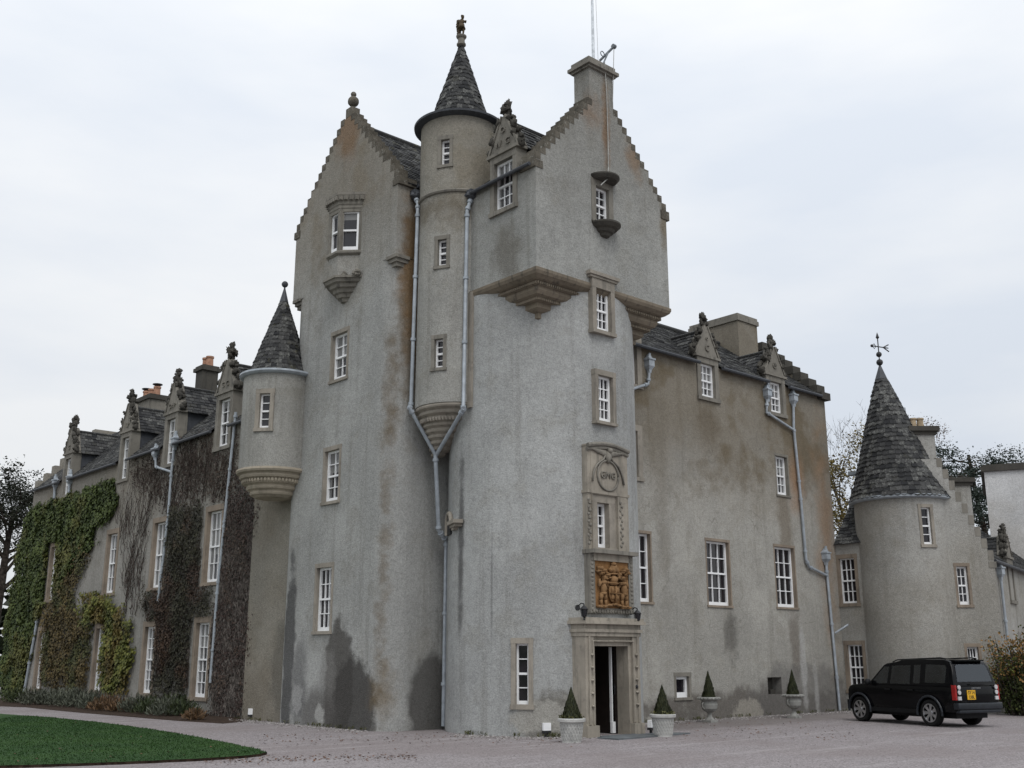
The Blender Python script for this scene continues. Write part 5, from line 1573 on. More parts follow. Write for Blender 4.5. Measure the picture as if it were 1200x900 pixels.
# ================================================================== CAR
def build_car():
    pr_, pf_ = on_z(1093.5, 851.5), None
    best = 9
    for k in range(3600):
        a = k*math.pi/1800; q = pr_+Vector((math.cos(a), math.sin(a), 0))*2.885
        d = q-EYEV; zc_ = d.dot(FV)*CP+d.z*SP
        px = 600+F_PX*d.dot(RV)/zc_
        e = abs(px-1007.5)+ (0 if q.dot(FV) > pr_.dot(FV) else 50)
        if e < best: best, pf_, ha = e, q, a
    # left wheels touch at pr_ (rear) and pf_ (front); car frame: x forward, y left, z up
    fwd = Vector((math.cos(ha), math.sin(ha), 0)); left = Vector((-fwd.y, fwd.x, 0))
    org = (pr_+pf_)/2 - left*.86
    org -= fwd*.09
    car = thing('parked_car', 'black boxy estate car with yellow rear plate parked beside the round tower', 'car', org, ha)
    CM = wm(car)
    t = NT('car_paint'); t.bsdf.inputs['Coat Weight'].default_value = 0.0
    paint = t.done((.0022, .0026, .0034), .12, .22)
    trim = simple('car_trim', (.006, .0065, .0075), .6, .25)
    flare = simple('car_flare', (.016, .020, .026), .4, .4)
    gl = glass('car_glass', (.045, .075, .080), .03)
    chrome = simple('alloy', (.55, .56, .58), .3, .5, .05, 5, 1.)
    tyre = simple('tyre', (.012, .012, .012), .9, .2)
    red = simple('tail_red', (.35, .012, .012), .25, .5); clear = simple('tail_clear', (.55, .55, .56), .2, .5, .05)
    xr, xf = -1.35, 1.535
    yel = simple('plate_yellow', (.75, .42, .02), .4, .4, .03)
    # lower body
    P = [(-2.30,.42),(-2.36,.52),(-2.37,1.02),(-2.345,1.13),(1.02,1.14),(1.25,1.155),(1.86,1.10),(2.02,1.05),(2.09,.94),(2.12,.70),(2.11,.46),(2.02,.34)]
    g = MB(); n = len(P)
    def hw(x, z):
        w = .945
        if z > .95: w -= (z-.95)*.22
        if z < .5: w -= .03
        if x > 1.6: w -= (x-1.6)**2*.30
        if x < -2.1: w -= (-2.1-x)**2*.35
        return w
    xs_ = [-2.4,-2.2,-1.9,-1.0,0,1.0,1.6,1.9,2.1,2.3,2.45]
    # build as n-gon strips: subdivide the outline so that the plan taper shows
    out = []
    for i in range(n):
        a, b = P[i], P[(i+1) % n]
        L = math.hypot(b[0]-a[0], b[1]-a[1]); m = max(1, int(L/.35))
        for k in range(m): out.append((a[0]+(b[0]-a[0])*k/m, a[1]+(b[1]-a[1])*k/m))
    m = len(out); ny = [-1, -.97, -.5, 0, .5, .97, 1]
    vs = []
    for y in ny:
        for (x, z) in out:
            s = 1.0
            xx, zz = x, z
            if abs(y) == 1:
                cxz = (0, .75); xx = x+(cxz[0]-x)*.012; zz = z+(cxz[1]-z)*.05
            bow = (1-y*y)
            if x > 1.8: xx += bow*.06
            if x < -2.2: xx -= bow*.03
            if z > 1.08 and x > 1.1: zz += bow*.03
            vs.append((xx, y*hw(x, z), zz))
    fs = []
    for j in range(len(ny)-1):
        for i in range(m): fs.append((j*m+i, j*m+(i+1) % m, (j+1)*m+(i+1) % m, (j+1)*m+i))
    fs.append(tuple(range(m-1, -1, -1))); fs.append(tuple(range((len(ny)-1)*m, len(ny)*m)))
    g.add(vs, fs)
    body = obj('body', g, paint, car, world_coords=False, fix=True)
    c = MB()
    for x in (xr, xf):
        for s in (-1, 1):
            ring = [(x+.455*math.cos(2*math.pi*i/28), .37+.455*math.sin(2*math.pi*i/28)) for i in range(28)]
            c.extr(ring, 'y', s*.62, s*1.2)
    co = obj('cutter', c, paint, None, CM, world_coords=False, fix=True)
    md = body.modifiers.new('b', 'BOOLEAN'); md.operation = 'DIFFERENCE'; md.solver = 'EXACT'; md.object = co
    bpy.context.view_layer.update(); apply_mods(body)
    bpy.data.objects.remove(co)
    md = body.modifiers.new('v', 'BEVEL'); md.width = .022; md.segments = 2; md.limit_method = 'ANGLE'; md.angle_limit = math.radians(35)
    bpy.context.view_layer.update(); apply_mods(body); smooth_by_angle(body, 35)
    # greenhouse with the stepped roof
    def gw(z): return .915-(z-1.12)*.235
    G = [(-2.335,1.12),(-2.30,1.30),(-2.20,1.68),(-2.10,1.83),(-1.9,1.88),(-.55,1.885),(-.25,1.865),(.05,1.80),(.40,1.76),(.52,1.71),(1.16,1.12)]
    g = MB(); k = len(G)
    vs = [(x, gw(z), z) for x, z in G] + [(x, -gw(z), z) for x, z in G]
    g.add(vs, [tuple(range(k)), tuple(range(2*k-1, k-1, -1))] + [(i, k+i, k+(i+1) % k, (i+1) % k) for i in range(k)])
    cabin = obj('cabin', g, paint, car, world_coords=False, fix=True)
    def bcut(o, mb):
        co = obj('cutter', mb, paint, None, CM, world_coords=False, fix=True)
        md = o.modifiers.new('b', 'BOOLEAN'); md.operation = 'DIFFERENCE'; md.solver = 'EXACT'; md.object = co
        bpy.context.view_layer.update(); apply_mods(o); bpy.data.objects.remove(co)
    md = cabin.modifiers.new('v', 'BEVEL'); md.width = .035; md.segments = 3; md.limit_method = 'ANGLE'; md.angle_limit = math.radians(25)
    bpy.context.view_layer.update(); apply_mods(cabin); smooth_by_angle(cabin, 40)
    q = MB()
    GI = [(-2.26,1.06),(-2.22,1.30),(-2.13,1.66),(-2.04,1.77),(-1.88,1.82),(-.55,1.825),(-.27,1.805),(.03,1.745),(.38,1.705),(.48,1.67),(1.06,1.10),(1.06,1.06)]
    k = len(GI); vs = [(x, gw(max(z, 1.1))-.06, z) for x, z in GI] + [(x, -gw(max(z, 1.1))+.06, z) for x, z in GI]
    q.add(vs, [tuple(range(k)), tuple(range(2*k-1, k-1, -1))] + [(i, k+i, k+(i+1) % k, (i+1) % k) for i in range(k)])
    bcut(cabin, q)
    SIDE = [[(.98,1.17),(.30,1.17),(.26,1.66),(.46,1.67)], [(.18,1.17),(-.62,1.17),(-.62,1.71),(.14,1.69)], [(-.76,1.19),(-1.02,1.19),(-1.02,1.73),(-.76,1.72)], [(-1.22,1.22),(-1.98,1.22),(-2.02,1.64),(-1.95,1.72),(-1.22,1.74)]]
    for pl_ in SIDE:
        q = MB(); cx__ = sum(p[0] for p in pl_)/len(pl_); cz__ = sum(p[1] for p in pl_)/len(pl_)
        q.extr([(cx__+(x-cx__)*.94, cz__+(z-cz__)*.94) for x, z in pl_], 'y', -1.2, 1.2); bcut(cabin, q)
    q = MB(); q.add([(x, y, z) for x in (-2.6, -2.0) for (y, z) in ((-.70,1.29),(.70,1.29),(.60,1.71),(-.60,1.71))], [(0,1,2,3),(7,6,5,4),(0,4,5,1),(1,5,6,2),(2,6,7,3),(3,7,4,0)]); bcut(cabin, q)
    q = MB(); q.add([(1.02,-.78,1.20),(1.02,.78,1.20),(.60,.66,1.60),(.60,-.66,1.60),(1.4,-.78,1.20),(1.4,.78,1.20),(.9,.66,1.60),(.9,-.66,1.60)], [(0,1,2,3),(7,6,5,4),(0,4,5,1),(1,5,6,2),(2,6,7,3),(3,7,4,0)]); bcut(cabin, q)
    smooth_by_angle(cabin, 40)
    t = NT('car_glass_clear'); tr_ = t.n.new('ShaderNodeBsdfTransparent'); tr_.inputs[0].default_value = (.34, .44, .46, 1)
    gs_ = t.n.new('ShaderNodeBsdfGlossy'); gs_.inputs['Roughness'].default_value = .02; gs_.inputs[0].default_value = (.9, .95, 1, 1)
    fr_ = t.n.new('ShaderNodeFresnel'); fr_.inputs[0].default_value = 1.5; ms_ = t.n.new('ShaderNodeMixShader')
    t.l.new(t.math('ADD', fr_.outputs[0], .05), ms_.inputs[0]); t.l.new(tr_.outputs[0], ms_.inputs[1]); t.l.new(gs_.outputs[0], ms_.inputs[2])
    t.l.new(ms_.outputs[0], t.n['Material Output'].inputs[0]); gl = t.mat
    for (x, y) in ((.05, .40), (.05, -.40), (-.95, .45), (-.95, 0), (-.95, -.45)):
        q = MB(); q.add([(x-.02, y-.22, .95), (x-.02, y+.22, .95), (x-.22, y+.20, 1.46), (x-.22, y-.20, 1.46), (x+.10, y-.22, .95), (x+.10, y+.22, .95), (x-.12, y+.20, 1.46), (x-.12, y-.20, 1.46)], [(3,2,1,0),(4,5,6,7),(0,1,5,4),(1,2,6,5),(2,3,7,6),(3,0,4,7)])
        so_ = obj('car_seat', q, trim, car, world_coords=False)
        q = MB(); q.blob((x-.19, y, 1.56), (.06, .14, .10), 0, 0, 12, 8); obj('headrest', q, trim, so_, world_coords=False, smooth=True)
    def side_glass(poly, s, name='side_window'):
        g = MB(); pts = [(x, s*(gw(z)+.004), z) for x, z in poly]; q = [(x, s*(gw(z)-.008), z) for x, z in poly]
        m = len(pts); g.add(pts+q, [tuple(range(m)), tuple(range(2*m-1, m-1, -1))]+[(i, m+i, m+(i+1) % m, (i+1) % m) for i in range(m)])
        obj(name, g, gl, car, world_coords=False, fix=True)
    g = MB(); g.add([(1.165,-.80,1.17),(1.165,.80,1.17),(.60,.68,1.665),(.60,-.68,1.665)], [(0,1,2,3)]); obj('windscreen', g, gl, car, world_coords=False)
    for s in (1, -1):
        for pl_ in SIDE: side_glass(pl_, s)
        # roof rail, sill, flares, mirror
        g = MB(); g.tube([(-1.9, s*.66, 1.90), (-1.7, s*.67, 1.925), (.0, s*.68, 1.865), (.2, s*.68, 1.80)], .02, 8); obj('roof_rail', g, trim, car, world_coords=False)
        g = MB(); g.box(-.85, 1.05, s*.90-.05, s*.90+.05, .34, .46); obj('sill', g, trim, car, world_coords=False)
        for x in (xr, xf):
            g = MB(); pts = [(x+.475*math.cos(math.radians(a)), s*.945, .37+.475*math.sin(math.radians(a))) for a in range(-8, 189, 14)]; g.tube(pts, .035, 8); obj('wheel_arch', g, flare, car, world_coords=False)
        g = MB(); g.blob((1.0, s*1.04, 1.20), (.09, .12, .10), .05, 1, 12, 8); g.tube([(.98, s*.88, 1.16), (1.0, s*1.0, 1.18)], .03, 6); obj('wing_mirror', g, trim, car, world_coords=False, smooth=True)
        for x0, x1 in ((1.0, .14), (.13, -.80)):           # door shut lines as raised trims and handles
            g = MB(); g.box(x1+.05, x1+.25, s*.935-.012, s*.935+.025, .98, 1.02); obj('door_handle', g, trim, car, world_coords=False)
        # tail lamp
        lamp = MB(); lamp.box(-2.38, -2.24, s*.905-.03, s*.905+.03, .76, 1.17)
        lo = obj('tail_lamp', lamp, red, car, world_coords=False)
        lamp = MB()
        for z in (1.11, .97): lamp.tube([(-2.39, s*.79, z), (-2.415, s*.79, z)], .062, 18)
        lamp.box(-2.41, -2.37, s*.79-.065, s*.79+.065, .76, .86)
        obj('lens', lamp, clear, lo, world_coords=False)
        g = MB(); g.box(1.98, 2.10, s*.70-.16, s*.70+.12, .80, .99); obj('headlight', g, clear, car, world_coords=False)
    # rear glass
    def rearx(z): return -2.335+(z-1.12)*(.135/.56)-.006
    g = MB(); pts = []
    for (y, z) in ((-.74,1.26),(.74,1.26),(.66,1.70),(.58,1.74),(-.58,1.74),(-.66,1.70)): pts.append((rearx(z)-.012, y, z))
    q = [(x+.03, y, z) for x, y, z in pts]; m = len(pts)
    g.add(pts+q, [tuple(range(m)), tuple(range(2*m-1, m-1, -1))]+[(i, m+i, m+(i+1) % m, (i+1) % m) for i in range(m)])
    obj('rear_window', g, gl, car, world_coords=False, fix=True)
    g = MB(); g.box(-2.20, -1.98, -.62, .62, 1.83, 1.87); obj('spoiler', g, paint, car, world_coords=False)
    g = MB(); g.box(-2.47, -2.25, -.93, .93, .50, .68); g.box(-2.44, -2.25, -.88, .88, .40, .50)
    o = obj('rear_bumper', g, flare, car, world_coords=False)
    md = o.modifiers.new('v', 'BEVEL'); md.width = .03; md.segments = 3; bpy.context.view_layer.update(); apply_mods(o); smooth_by_angle(o, 40)
    g = MB(); g.box(2.00, 2.17, -.86, .86, .36, .64); g.box(2.10, 2.17, -.45, .45, .72, .95); obj('front_bumper', g, trim, car, world_coords=False)
    # tailgate crease, badge, plate
    g = MB(); g.box(-2.385, -2.36, -.74, .74, .70, .72); g.box(-2.39, -2.36, -.30, .30, 1.17, 1.20); g.box(-2.385, -2.36, -.35, .55, .94, .95); obj('tailgate_trim', g, trim, car, world_coords=False)
    g = MB(); yc, zc = .30, .90
    g.box(-2.41, -2.38, yc-.17, yc+.17, zc-.13, zc+.13); pl = obj('number_plate', g, yel, car, world_coords=False)
    g = MB(); Rt = Matrix.Rotation(-math.pi/2, 4, 'Z')
    for tx, dz in (('SY14', .058), ('OBL', -.062)): text_into(g, tx, .135, .004, Matrix.Translation((-2.412, yc, zc+dz)) @ Rt)
    obj('plate_lettering', g, M['iron'], pl, world_coords=False)
    g = MB(); text_into(g, 'DISCOVERY', .075, .004, Matrix.Translation((-2.385, .05, 1.075)) @ Rt); obj('badge', g, chrome, car, world_coords=False)
    g = MB(); g.box(-2.1, 1.95, -.66, .66, .24, .48); g.box(xr-.1, xr+.1, -.8, .8, .3, .42); g.box(xf-.1, xf+.1, -.8, .8, .3, .42); obj('underbody', g, trim, car, world_coords=False)
    # wheels
    def wheel():
        g = MB(); Rr = .375
        prof = [(.255, -.10), (.30, -.125), (Rr-.03, -.125), (Rr, -.09), (Rr, .09), (Rr-.03, .125), (.30, .125), (.255, .10)]
        nn = 36; vs = []; fs = []
        for (r, y) in prof: vs += [(r*math.cos(2*math.pi*i/nn), y, r*math.sin(2*math.pi*i/nn)) for i in range(nn)]
        for k in range(len(prof)-1):
            for i in range(nn): fs.append((k*nn+i, k*nn+(i+1) % nn, (k+1)*nn+(i+1) % nn, (k+1)*nn+i))
        g.add(vs, fs)
        r = MB()
        for (a, b) in ((.262, .242),):
            ring = []
            for y0_, r0_ in ((.095, .262), (.118, .262), (.118, .236), (.06, .236)): ring.append((r0_, y0_))
            vs = []; fs = []
            for (rr, y) in ring: vs += [(rr*math.cos(2*math.pi*i/nn), y, rr*math.sin(2*math.pi*i/nn)) for i in range(nn)]
            for k in range(3):
                for i in range(nn): fs.append((k*nn+i, k*nn+(i+1) % nn, (k+1)*nn+(i+1) % nn, (k+1)*nn+i))
            r.add(vs, fs)
        for k in range(7):
            a = 2*math.pi*k/7; ca, sa = math.cos(a), math.sin(a)
            for (w0, w1) in ((.040, .062),):
                pts = []
                for (rr, w) in ((.05, w0*.8), (.16, w0), (.245, w1)):
                    pts.append([(rr*ca-w*sa*q, .09+.012*(rr > .1), rr*sa+w*ca*q) for q in (-1, 1)] + [(rr*ca-w*sa*q, .05, rr*sa+w*ca*q) for q in (1, -1)])
                for u in range(2):
                    A_, B_ = pts[u], pts[u+1]
                    r.add(A_+B_, [(0,1,5,4),(1,2,6,5),(2,3,7,6),(3,0,4,7)])
        hub = [(.075*math.cos(2*math.pi*i/16), .075*math.sin(2*math.pi*i/16)) for i in range(16)]
        r.extr([(x, z) for x, z in hub], 'y', .05, .105)
        b = MB(); b.extr([(.235*math.cos(2*math.pi*i/24), .235*math.sin(2*math.pi*i/24)) for i in range(24)], 'y', -.08, .02)
        return g, r, b
    gt, gr, gb = wheel()
    first = None
    for x in (xr, xf):
        for s in (1, -1):
            Mw = CM @ Matrix.Translation((x, s*.83, .375)) @ (Matrix.Identity(4) if s == 1 else Matrix.Rotation(math.pi, 4, 'Z'))
            if first is None:
                w = obj('wheel', gt, tyre, car, Mw, world_coords=False); smooth_by_angle(w, 40)
                r = obj('rim', gr, chrome, w, Mw, world_coords=False); b = obj('brake_disc', gb, trim, w, Mw, world_coords=False); first = (w, r, b)
            else:
                w = first[0].copy(); put(w, car, Mw)
                for q in first[1:]:
                    c = q.copy(); put(c, w, Mw)
    S_ = Matrix.Diagonal((.955, .93, .985, 1))
    for o_ in car.children: o_.matrix_basis = S_ @ o_.matrix_basis
    return car
build_car()

# ================================================================== PLANTS ON THE WALL
IVY = {
 'ivy_green': leafmat('ivy_green', (.018, .032, .009), (.082, .108, .028), ((.05, .055, .015), (.125, .125, .036)), .5),
 'ivy_rust': leafmat('ivy_rust', (.035, .028, .012), (.13, .095, .035), ((.03, .04, .012), (.09, .085, .03)), .8),
 'ivy_yellow': leafmat('ivy_yellow', (.035, .048, .012), (.16, .165, .035), ((.06, .05, .015), (.15, .11, .03)), .9),
 'ivy_dark': leafmat('ivy_dark', (.012, .013, .008), (.045, .042, .022), ((.02, .012, .008), (.06, .035, .02)), .6),
 'ivy_claret': leafmat('ivy_claret', (.018, .011, .009), (.062, .036, .028), ((.03, .022, .016), (.10, .07, .05)), .7),
}
M['vine'] = simple('vine_bark', (.075, .060, .052), .9, .1, .3, 7)
M['vine_pale'] = simple('vine_bark_pale', (.17, .15, .135), .9, .1, .3, 7)
def poly_w(pxs): return [(lambda p: (p.y, p.z))(on_x(x, y, XW)) for x, y in pxs]
def in_skip(y, z):
    return any(a < y < b and c < z < d for a, b, c, d in ivy_skip)
def climber(name, label, polys, mat, n, size, seed, depth=.22, vines=0, vine_mat='vine', vine_r=.012, group=None, edge=.25):
    rg = random.Random(seed)
    polys = [poly_w(p) for p in polys]
    ys = [p[0] for q in polys for p in q]; zs = [p[1] for q in polys for p in q]
    zmin = min(zs)
    root = thing(name, label, 'climbing plant', (XW-.1, sum(ys)/len(ys), max(0, zmin)), 0, group)
    g = MB(); cnt = 0; tries = 0
    while cnt < n and tries < n*12:
        tries += 1
        y, z = rg.uniform(min(ys)-.2, max(ys)+.2), rg.uniform(min(zs)-.2, max(zs)+.2)
        jy, jz = y+edge*noise.noise(Vector((y*1.3, z*1.3, seed)))*2.0, z+edge*noise.noise(Vector((y*1.3, z*1.3, seed+7)))*2.0
        jy += .7*edge*noise.noise(Vector((y*4.3, z*4.3, seed+3)))+rg.gauss(0, .07 if mat == 'ivy_green' else .24); jz += .7*edge*noise.noise(Vector((y*4.3, z*4.3, seed+5)))+rg.gauss(0, .05 if mat == 'ivy_green' else .28)
        if not any(inside((jy, jz), q) for q in polys) or in_skip(y, z) or z < .02: continue
        cl = noise.noise(Vector((y*1.1, z*1.1, seed*3.)))
        if cl < -.5 and rg.random() < .35: continue
        x = XW - rg.uniform(.03, depth)*(.6+.6*max(0, cl+.4))
        nn = Vector((-1, rg.uniform(-.8, .8), rg.uniform(-.2, .9)))
        s = size*rg.uniform(.6, 1.35)
        g.leaf(Vector((x, y, z)), nn, Vector((0, rg.uniform(-.6, .6), -1)), s*.85, s, min(1, max(0, .65*rg.random()+.2+.45*cl))); cnt += 1
    if n: obj('foliage', g, IVY[mat], root)
    if vines:
        g = MB()
        for k in range(vines):
            q = rg.choice(polys); yy = [p[0] for p in q]; zz = [p[1] for p in q]
            y = rg.uniform(min(yy), max(yy)); z = min(zz)+rg.random()**1.5*(max(zz)-min(zz))*.7
            dy = rg.uniform(-.25, .25); pts = []
            for st_ in range(rg.randint(8, 26)):
                if in_skip(y, z) or not inside((y, z), q): break
                pts.append((XW-.02-rg.uniform(.0, .07), y, z))
                dy = max(-.7, min(.7, dy+rg.uniform(-.3, .3))); y += dy*.16; z += rg.uniform(.06, .2)
            if len(pts) > 2: g.tube(pts, [vine_r*(1.5-1.1*i/len(pts)) for i in range(len(pts))], 5)
        obj('stems', g, M[vine_mat], root)
    return root
CG = 'creepers on the ivy wing'
climber('ivy', 'dense green ivy covering the far left end of the wing', [[(38, 596), (80, 582), (137, 562), (140, 585), (125, 612), (108, 640), (85, 668), (72, 690), (55, 706), (44, 735), (33, 790), (28, 812), (2, 818), (8, 740), (22, 650)]], 'ivy_green', 42000, .125, 1, .24, 0, group=CG)
climber('creeper', 'rusty brown creeper below the first-floor window next to the green ivy', [[(108, 640), (85, 668), (66, 690), (55, 715), (48, 750), (50, 800), (105, 806), (107, 735), (92, 715), (85, 700), (100, 668)]], 'ivy_rust', 12000, .10, 2, .28, 30, group=CG)
climber('creeper', 'yellow-green creeper between the two middle ground-floor windows', [[(98, 705), (122, 698), (140, 712), (152, 742), (157, 770), (150, 806), (124, 808), (119, 775), (121, 740), (106, 730)]], 'ivy_yellow', 8000, .12, 3, .34, 10, group=CG)
climber('vine', 'bare grey vine stems fanned over the pale wall under the third dormer', [[(139, 560), (197, 548), (197, 608), (186, 622), (172, 660), (168, 700), (160, 722), (146, 720), (142, 640), (134, 600)]], 'ivy_claret', 250, .07, 4, .06, 210, 'vine', .008, group=CG)
climber('creeper', 'dark brown leafy creeper between the two right-hand ground-floor windows', [[(200, 600), (238, 590), (238, 680), (246, 690), (250, 720), (222, 740), (226, 812), (178, 812), (180, 760), (172, 722), (166, 700), (194, 690), (198, 640)]], 'ivy_dark', 13000, .08, 5, .20, 520, 'vine', .008, group=CG)
climber('creeper', 'claret-stemmed creeper on the corner below the round corner turret', [[(262, 560), (285, 552), (304, 586), (302, 640), (296, 740), (288, 845), (250, 846), (246, 818), (248, 735), (258, 690), (262, 600)]], 'ivy_claret', 9000, .07, 6, .12, 900, 'vine_pale', .0075, group=CG)
climber('vine', 'thin leafless reddish creeper spread under the two right-hand dormers', [[(150, 545), (180, 530), (225, 512), (280, 500), (284, 552), (262, 590), (240, 590), (200, 605), (150, 560)]], 'ivy_claret', 5200, .06, 7, .05, 420, 'vine', .008, group=CG)

# low shrubs in the bed
M['shrub_grey'] = leafmat('shrub_grey', (.035, .042, .030), (.12, .13, .095))
M['shrub_brown'] = leafmat('shrub_brown', (.05, .032, .018), (.17, .10, .05))
M['shrub_green'] = leafmat('shrub_green', (.016, .026, .010), (.055, .070, .026))
def shrub(name, label, p, r, h, mat, seed, n=420, group=None, spiky=True):
    rg = random.Random(seed); g = MB()
    for i in range(n):
        a = rg.uniform(0, 6.283); el_ = math.acos(rg.uniform(.05, 1)); rr = rg.uniform(.45, 1.05)
        d = Vector((math.sin(el_)*math.cos(a), math.sin(el_)*math.sin(a), math.cos(el_)))
        q = Vector((p.x+d.x*r*rr, p.y+d.y*r*rr, .05+max(.02, d.z*h*rr)))
        if q.x > XW-.08 and q.y > YA1-1: q.x = XW-.08
        if spiky: g.leaf(q, Vector((rg.uniform(-1,1), rg.uniform(-1,1), .3)), d+Vector((0, 0, .6)), .035, .20, rg.random())
        else: g.leaf(q, d+Vector((rg.uniform(-.5,.5), rg.uniform(-.5,.5), .2)), Vector((rg.uniform(-1,1), rg.uniform(-1,1), .5)), .08, .10, rg.random())
    o = obj(name, g, M[mat], None, Matrix.Translation((p.x, p.y, 0)))
    return tag(o, label, 'shrub', group)
SG = 'low shrubs in the bed under the ivy wing'
SH = [(22, 827, .7, 'shrub_green', 'low dark green shrub at the far left end of the bed'),
      (40, 829, .75, 'shrub_grey', 'grey-green lavender mound beside the foot of the white downpipe'),
      (58, 829, .7, 'shrub_grey', 'grey-green mound under the leftmost ground-floor window'),
      (76, 831, .8, 'shrub_grey', 'spreading grey mound in front of the rusty creeper'),
      (92, 832, .8, 'shrub_grey', 'grey mound left of the second ground-floor window'),
      (108, 834, .75, 'shrub_grey', 'grey-green mound below the second ground-floor window'),
      (124, 836, .7, 'shrub_brown', 'orange-brown autumn mound in front of the yellow creeper'),
      (142, 837, .6, 'shrub_brown', 'brown withered mound at the right foot of the yellow creeper'),
      (160, 838, .7, 'shrub_grey', 'grey mound below the third ground-floor window'),
      (176, 840, .65, 'shrub_green', 'dark green mound right of the third ground-floor window'),
      (194, 842, .65, 'shrub_grey', 'grey-green mound in front of the dark creeper'),
      (214, 842, .6, 'shrub_green', 'dark green low mound left of the rightmost ground-floor window'),
      (238, 838, .75, 'shrub_green', 'bushy dark green shrub under the rightmost ground-floor window'),
      (228, 847, .4, 'shrub_brown', 'small reddish-brown cushion at the right end of the bed')]
for k, (px, py, r, mt, lb) in enumerate(SH):
    q = on_z(px, py-3); q.x = min(q.x, XW-.25)
    shrub('shrub', lb, q, r, r*.85 if mt != 'shrub_brown' else r*.7, mt, 50+k, int(900*r), SG)

# autumn bush behind the car on the right edge
def bush(name, label, u, v, r, h, seed):
    rg = random.Random(seed); p = RV*u+FV*v
    root = thing(name, label, 'bush', (p.x, p.y, 0))
    st_ = MB(); lv = MB(); top = MB()
    for k in range(60):
        a = rg.uniform(0, 6.28); sp = rg.uniform(.1, 1)*r; hh = h*rg.uniform(.55, 1.08)*(1-.25*sp/r)
        pts = [p+Vector((math.cos(a)*sp*(.35+.65*t)+rg.uniform(-.05,.05), math.sin(a)*sp*(.35+.65*t)+rg.uniform(-.05,.05), hh*t)) for t in (0, .25, .5, .75, 1)]
        st_.tube(pts, [.03, .025, .02, .014, .006], 5)
        for i in range(120):
            t = rg.uniform(.08, 1.02); j = min(3, int(t*4)); c = pts[j].lerp(pts[j+1], min(1, t*4-j))+Vector((rg.gauss(0, .16), rg.gauss(0, .16), rg.gauss(0, .1)))
            if c.z < .05: continue
            tgt = top if t > .80 and rg.random() < .75 else lv
            tgt.leaf(c, Vector((rg.uniform(-1,1), rg.uniform(-1,1), rg.uniform(-.2,1))), Vector((rg.uniform(-1,1), rg.uniform(-1,1), rg.uniform(-1,.3))), .06, .11, rg.random())
    obj('stems', st_, M['vine'], root)
    obj('foliage', lv, leafmat('bush_green', (.014, .022, .007), (.055, .068, .018), ((.05, .06, .01), (.15, .16, .03)), 1.4), root)
    obj('autumn_leaves', top, leafmat('bush_orange', (.11, .065, .02), (.32, .18, .06)), root)
pb_ = on_z(1196, 838)
bush('autumn_bush', 'tall autumn bush with orange-brown tops at the right edge behind the car', pb_.dot(RV), pb_.dot(FV)-.2, 1.15, 2.9, 5)

# ================================================================== TREES
M['bark'] = simple('bark', (.045, .038, .032), .95, .1, .3, 5)
M['bark_grey'] = simple('bark_grey', (.10, .09, .085), .95, .1, .3, 5)
def tree(name, label, base, height, r0, mat=None, seed=0, levels=4, spread=.55, nleaf=0, lsize=.3, lrad=.8, first=.3, cat='tree', bark='bark', flat=0., kids=(4, 4, 4), group=None, up=.25):
    rg = random.Random(seed)
    root = thing(name, label, cat, base, 0, group)
    g = MB(); tips = []
    def grow(p, d, L, r, lev):
        n = 5 if lev < levels-1 else 3
        pts = [p.copy()]; rs = [r]; dirs = []
        for i in range(n):
            d = (d + Vector((rg.uniform(-1,1), rg.uniform(-1,1), rg.uniform(-.5,.8)))*(.10 if lev == 0 else .24) + Vector((0, 0, up*.12*lev*(1-flat*2)))).normalized()
            p = p + d*(L/n); pts.append(p.copy()); rs.append(r*(1-.72*(i+1)/n)); dirs.append(d.copy())
        g.tube(pts, rs, 7 if lev == 0 else (5 if lev == 1 else 3))
        if lev >= levels-1:
            tips.append((pts[-1], lev)); tips.append((pts[-2], lev)); return
        k = kids[min(lev, len(kids)-1)]
        if lev == 0: k = kids[0]*2
        for j in range(k):
            t = first+(1-first)*(j+rg.random())/k if lev == 0 else rg.uniform(.3, 1)
            i = min(n-1, int(t*n)); q = pts[i].lerp(pts[i+1], t*n-i)
            a = rg.uniform(0, 6.283) if lev else j*2.4+rg.uniform(-.4, .4)
            o = Vector((math.cos(a), math.sin(a), rg.uniform(-.1, .5)*(1-flat)))
            nd = (dirs[i]*(1-spread)*(1-flat)+o*spread).normalized()
            LL = L*rg.uniform(.38, .58)*(1-.45*t if lev == 0 else 1.05)
            grow(q, nd, LL, max(.012, rs[i]*.5), lev+1)
    grow(Vector(base), Vector((rg.uniform(-.04,.04), rg.uniform(-.04,.04), 1)), height*.92, r0, 0)
    obj('trunk', g, M[bark], root)
    if nleaf:
        lv = MB(); per = max(1, nleaf//max(1, len(tips)))
        for (p, l) in tips:
            tn = rg.random()
            for i in range(per):
                q = p+Vector((rg.gauss(0, lrad), rg.gauss(0, lrad), rg.gauss(0, lrad*(.45 if flat else .6))))*.6
                s = lsize*rg.uniform(.6, 1.3)
                lv.leaf(q, Vector((rg.uniform(-1,1), rg.uniform(-1,1), rg.uniform(0,1.4))), Vector((rg.uniform(-1,1), rg.uniform(-1,1), rg.uniform(-.3,.5))), s*.6, s, .5*tn+.5*rg.random())
        obj('crown', lv, mat, root)
    return root
LD = leafmat('leaf_dark', (.008, .011, .007), (.026, .030, .017))
LY = leafmat('leaf_yellow', (.06, .05, .012), (.19, .14, .035))
LB = leafmat('leaf_russet', (.05, .028, .015), (.14, .08, .04))
LC = leafmat('leaf_conifer', (.010, .018, .014), (.032, .048, .036))
def at_px(px, v):
    u = (px-600)/F_PX*v*.985; p = RV*u+FV*v; return Vector((p.x, p.y, 0))
def ht(py, v): return on_v(600, py, v).z
TG = 'dark trees at the left edge beyond the wing'
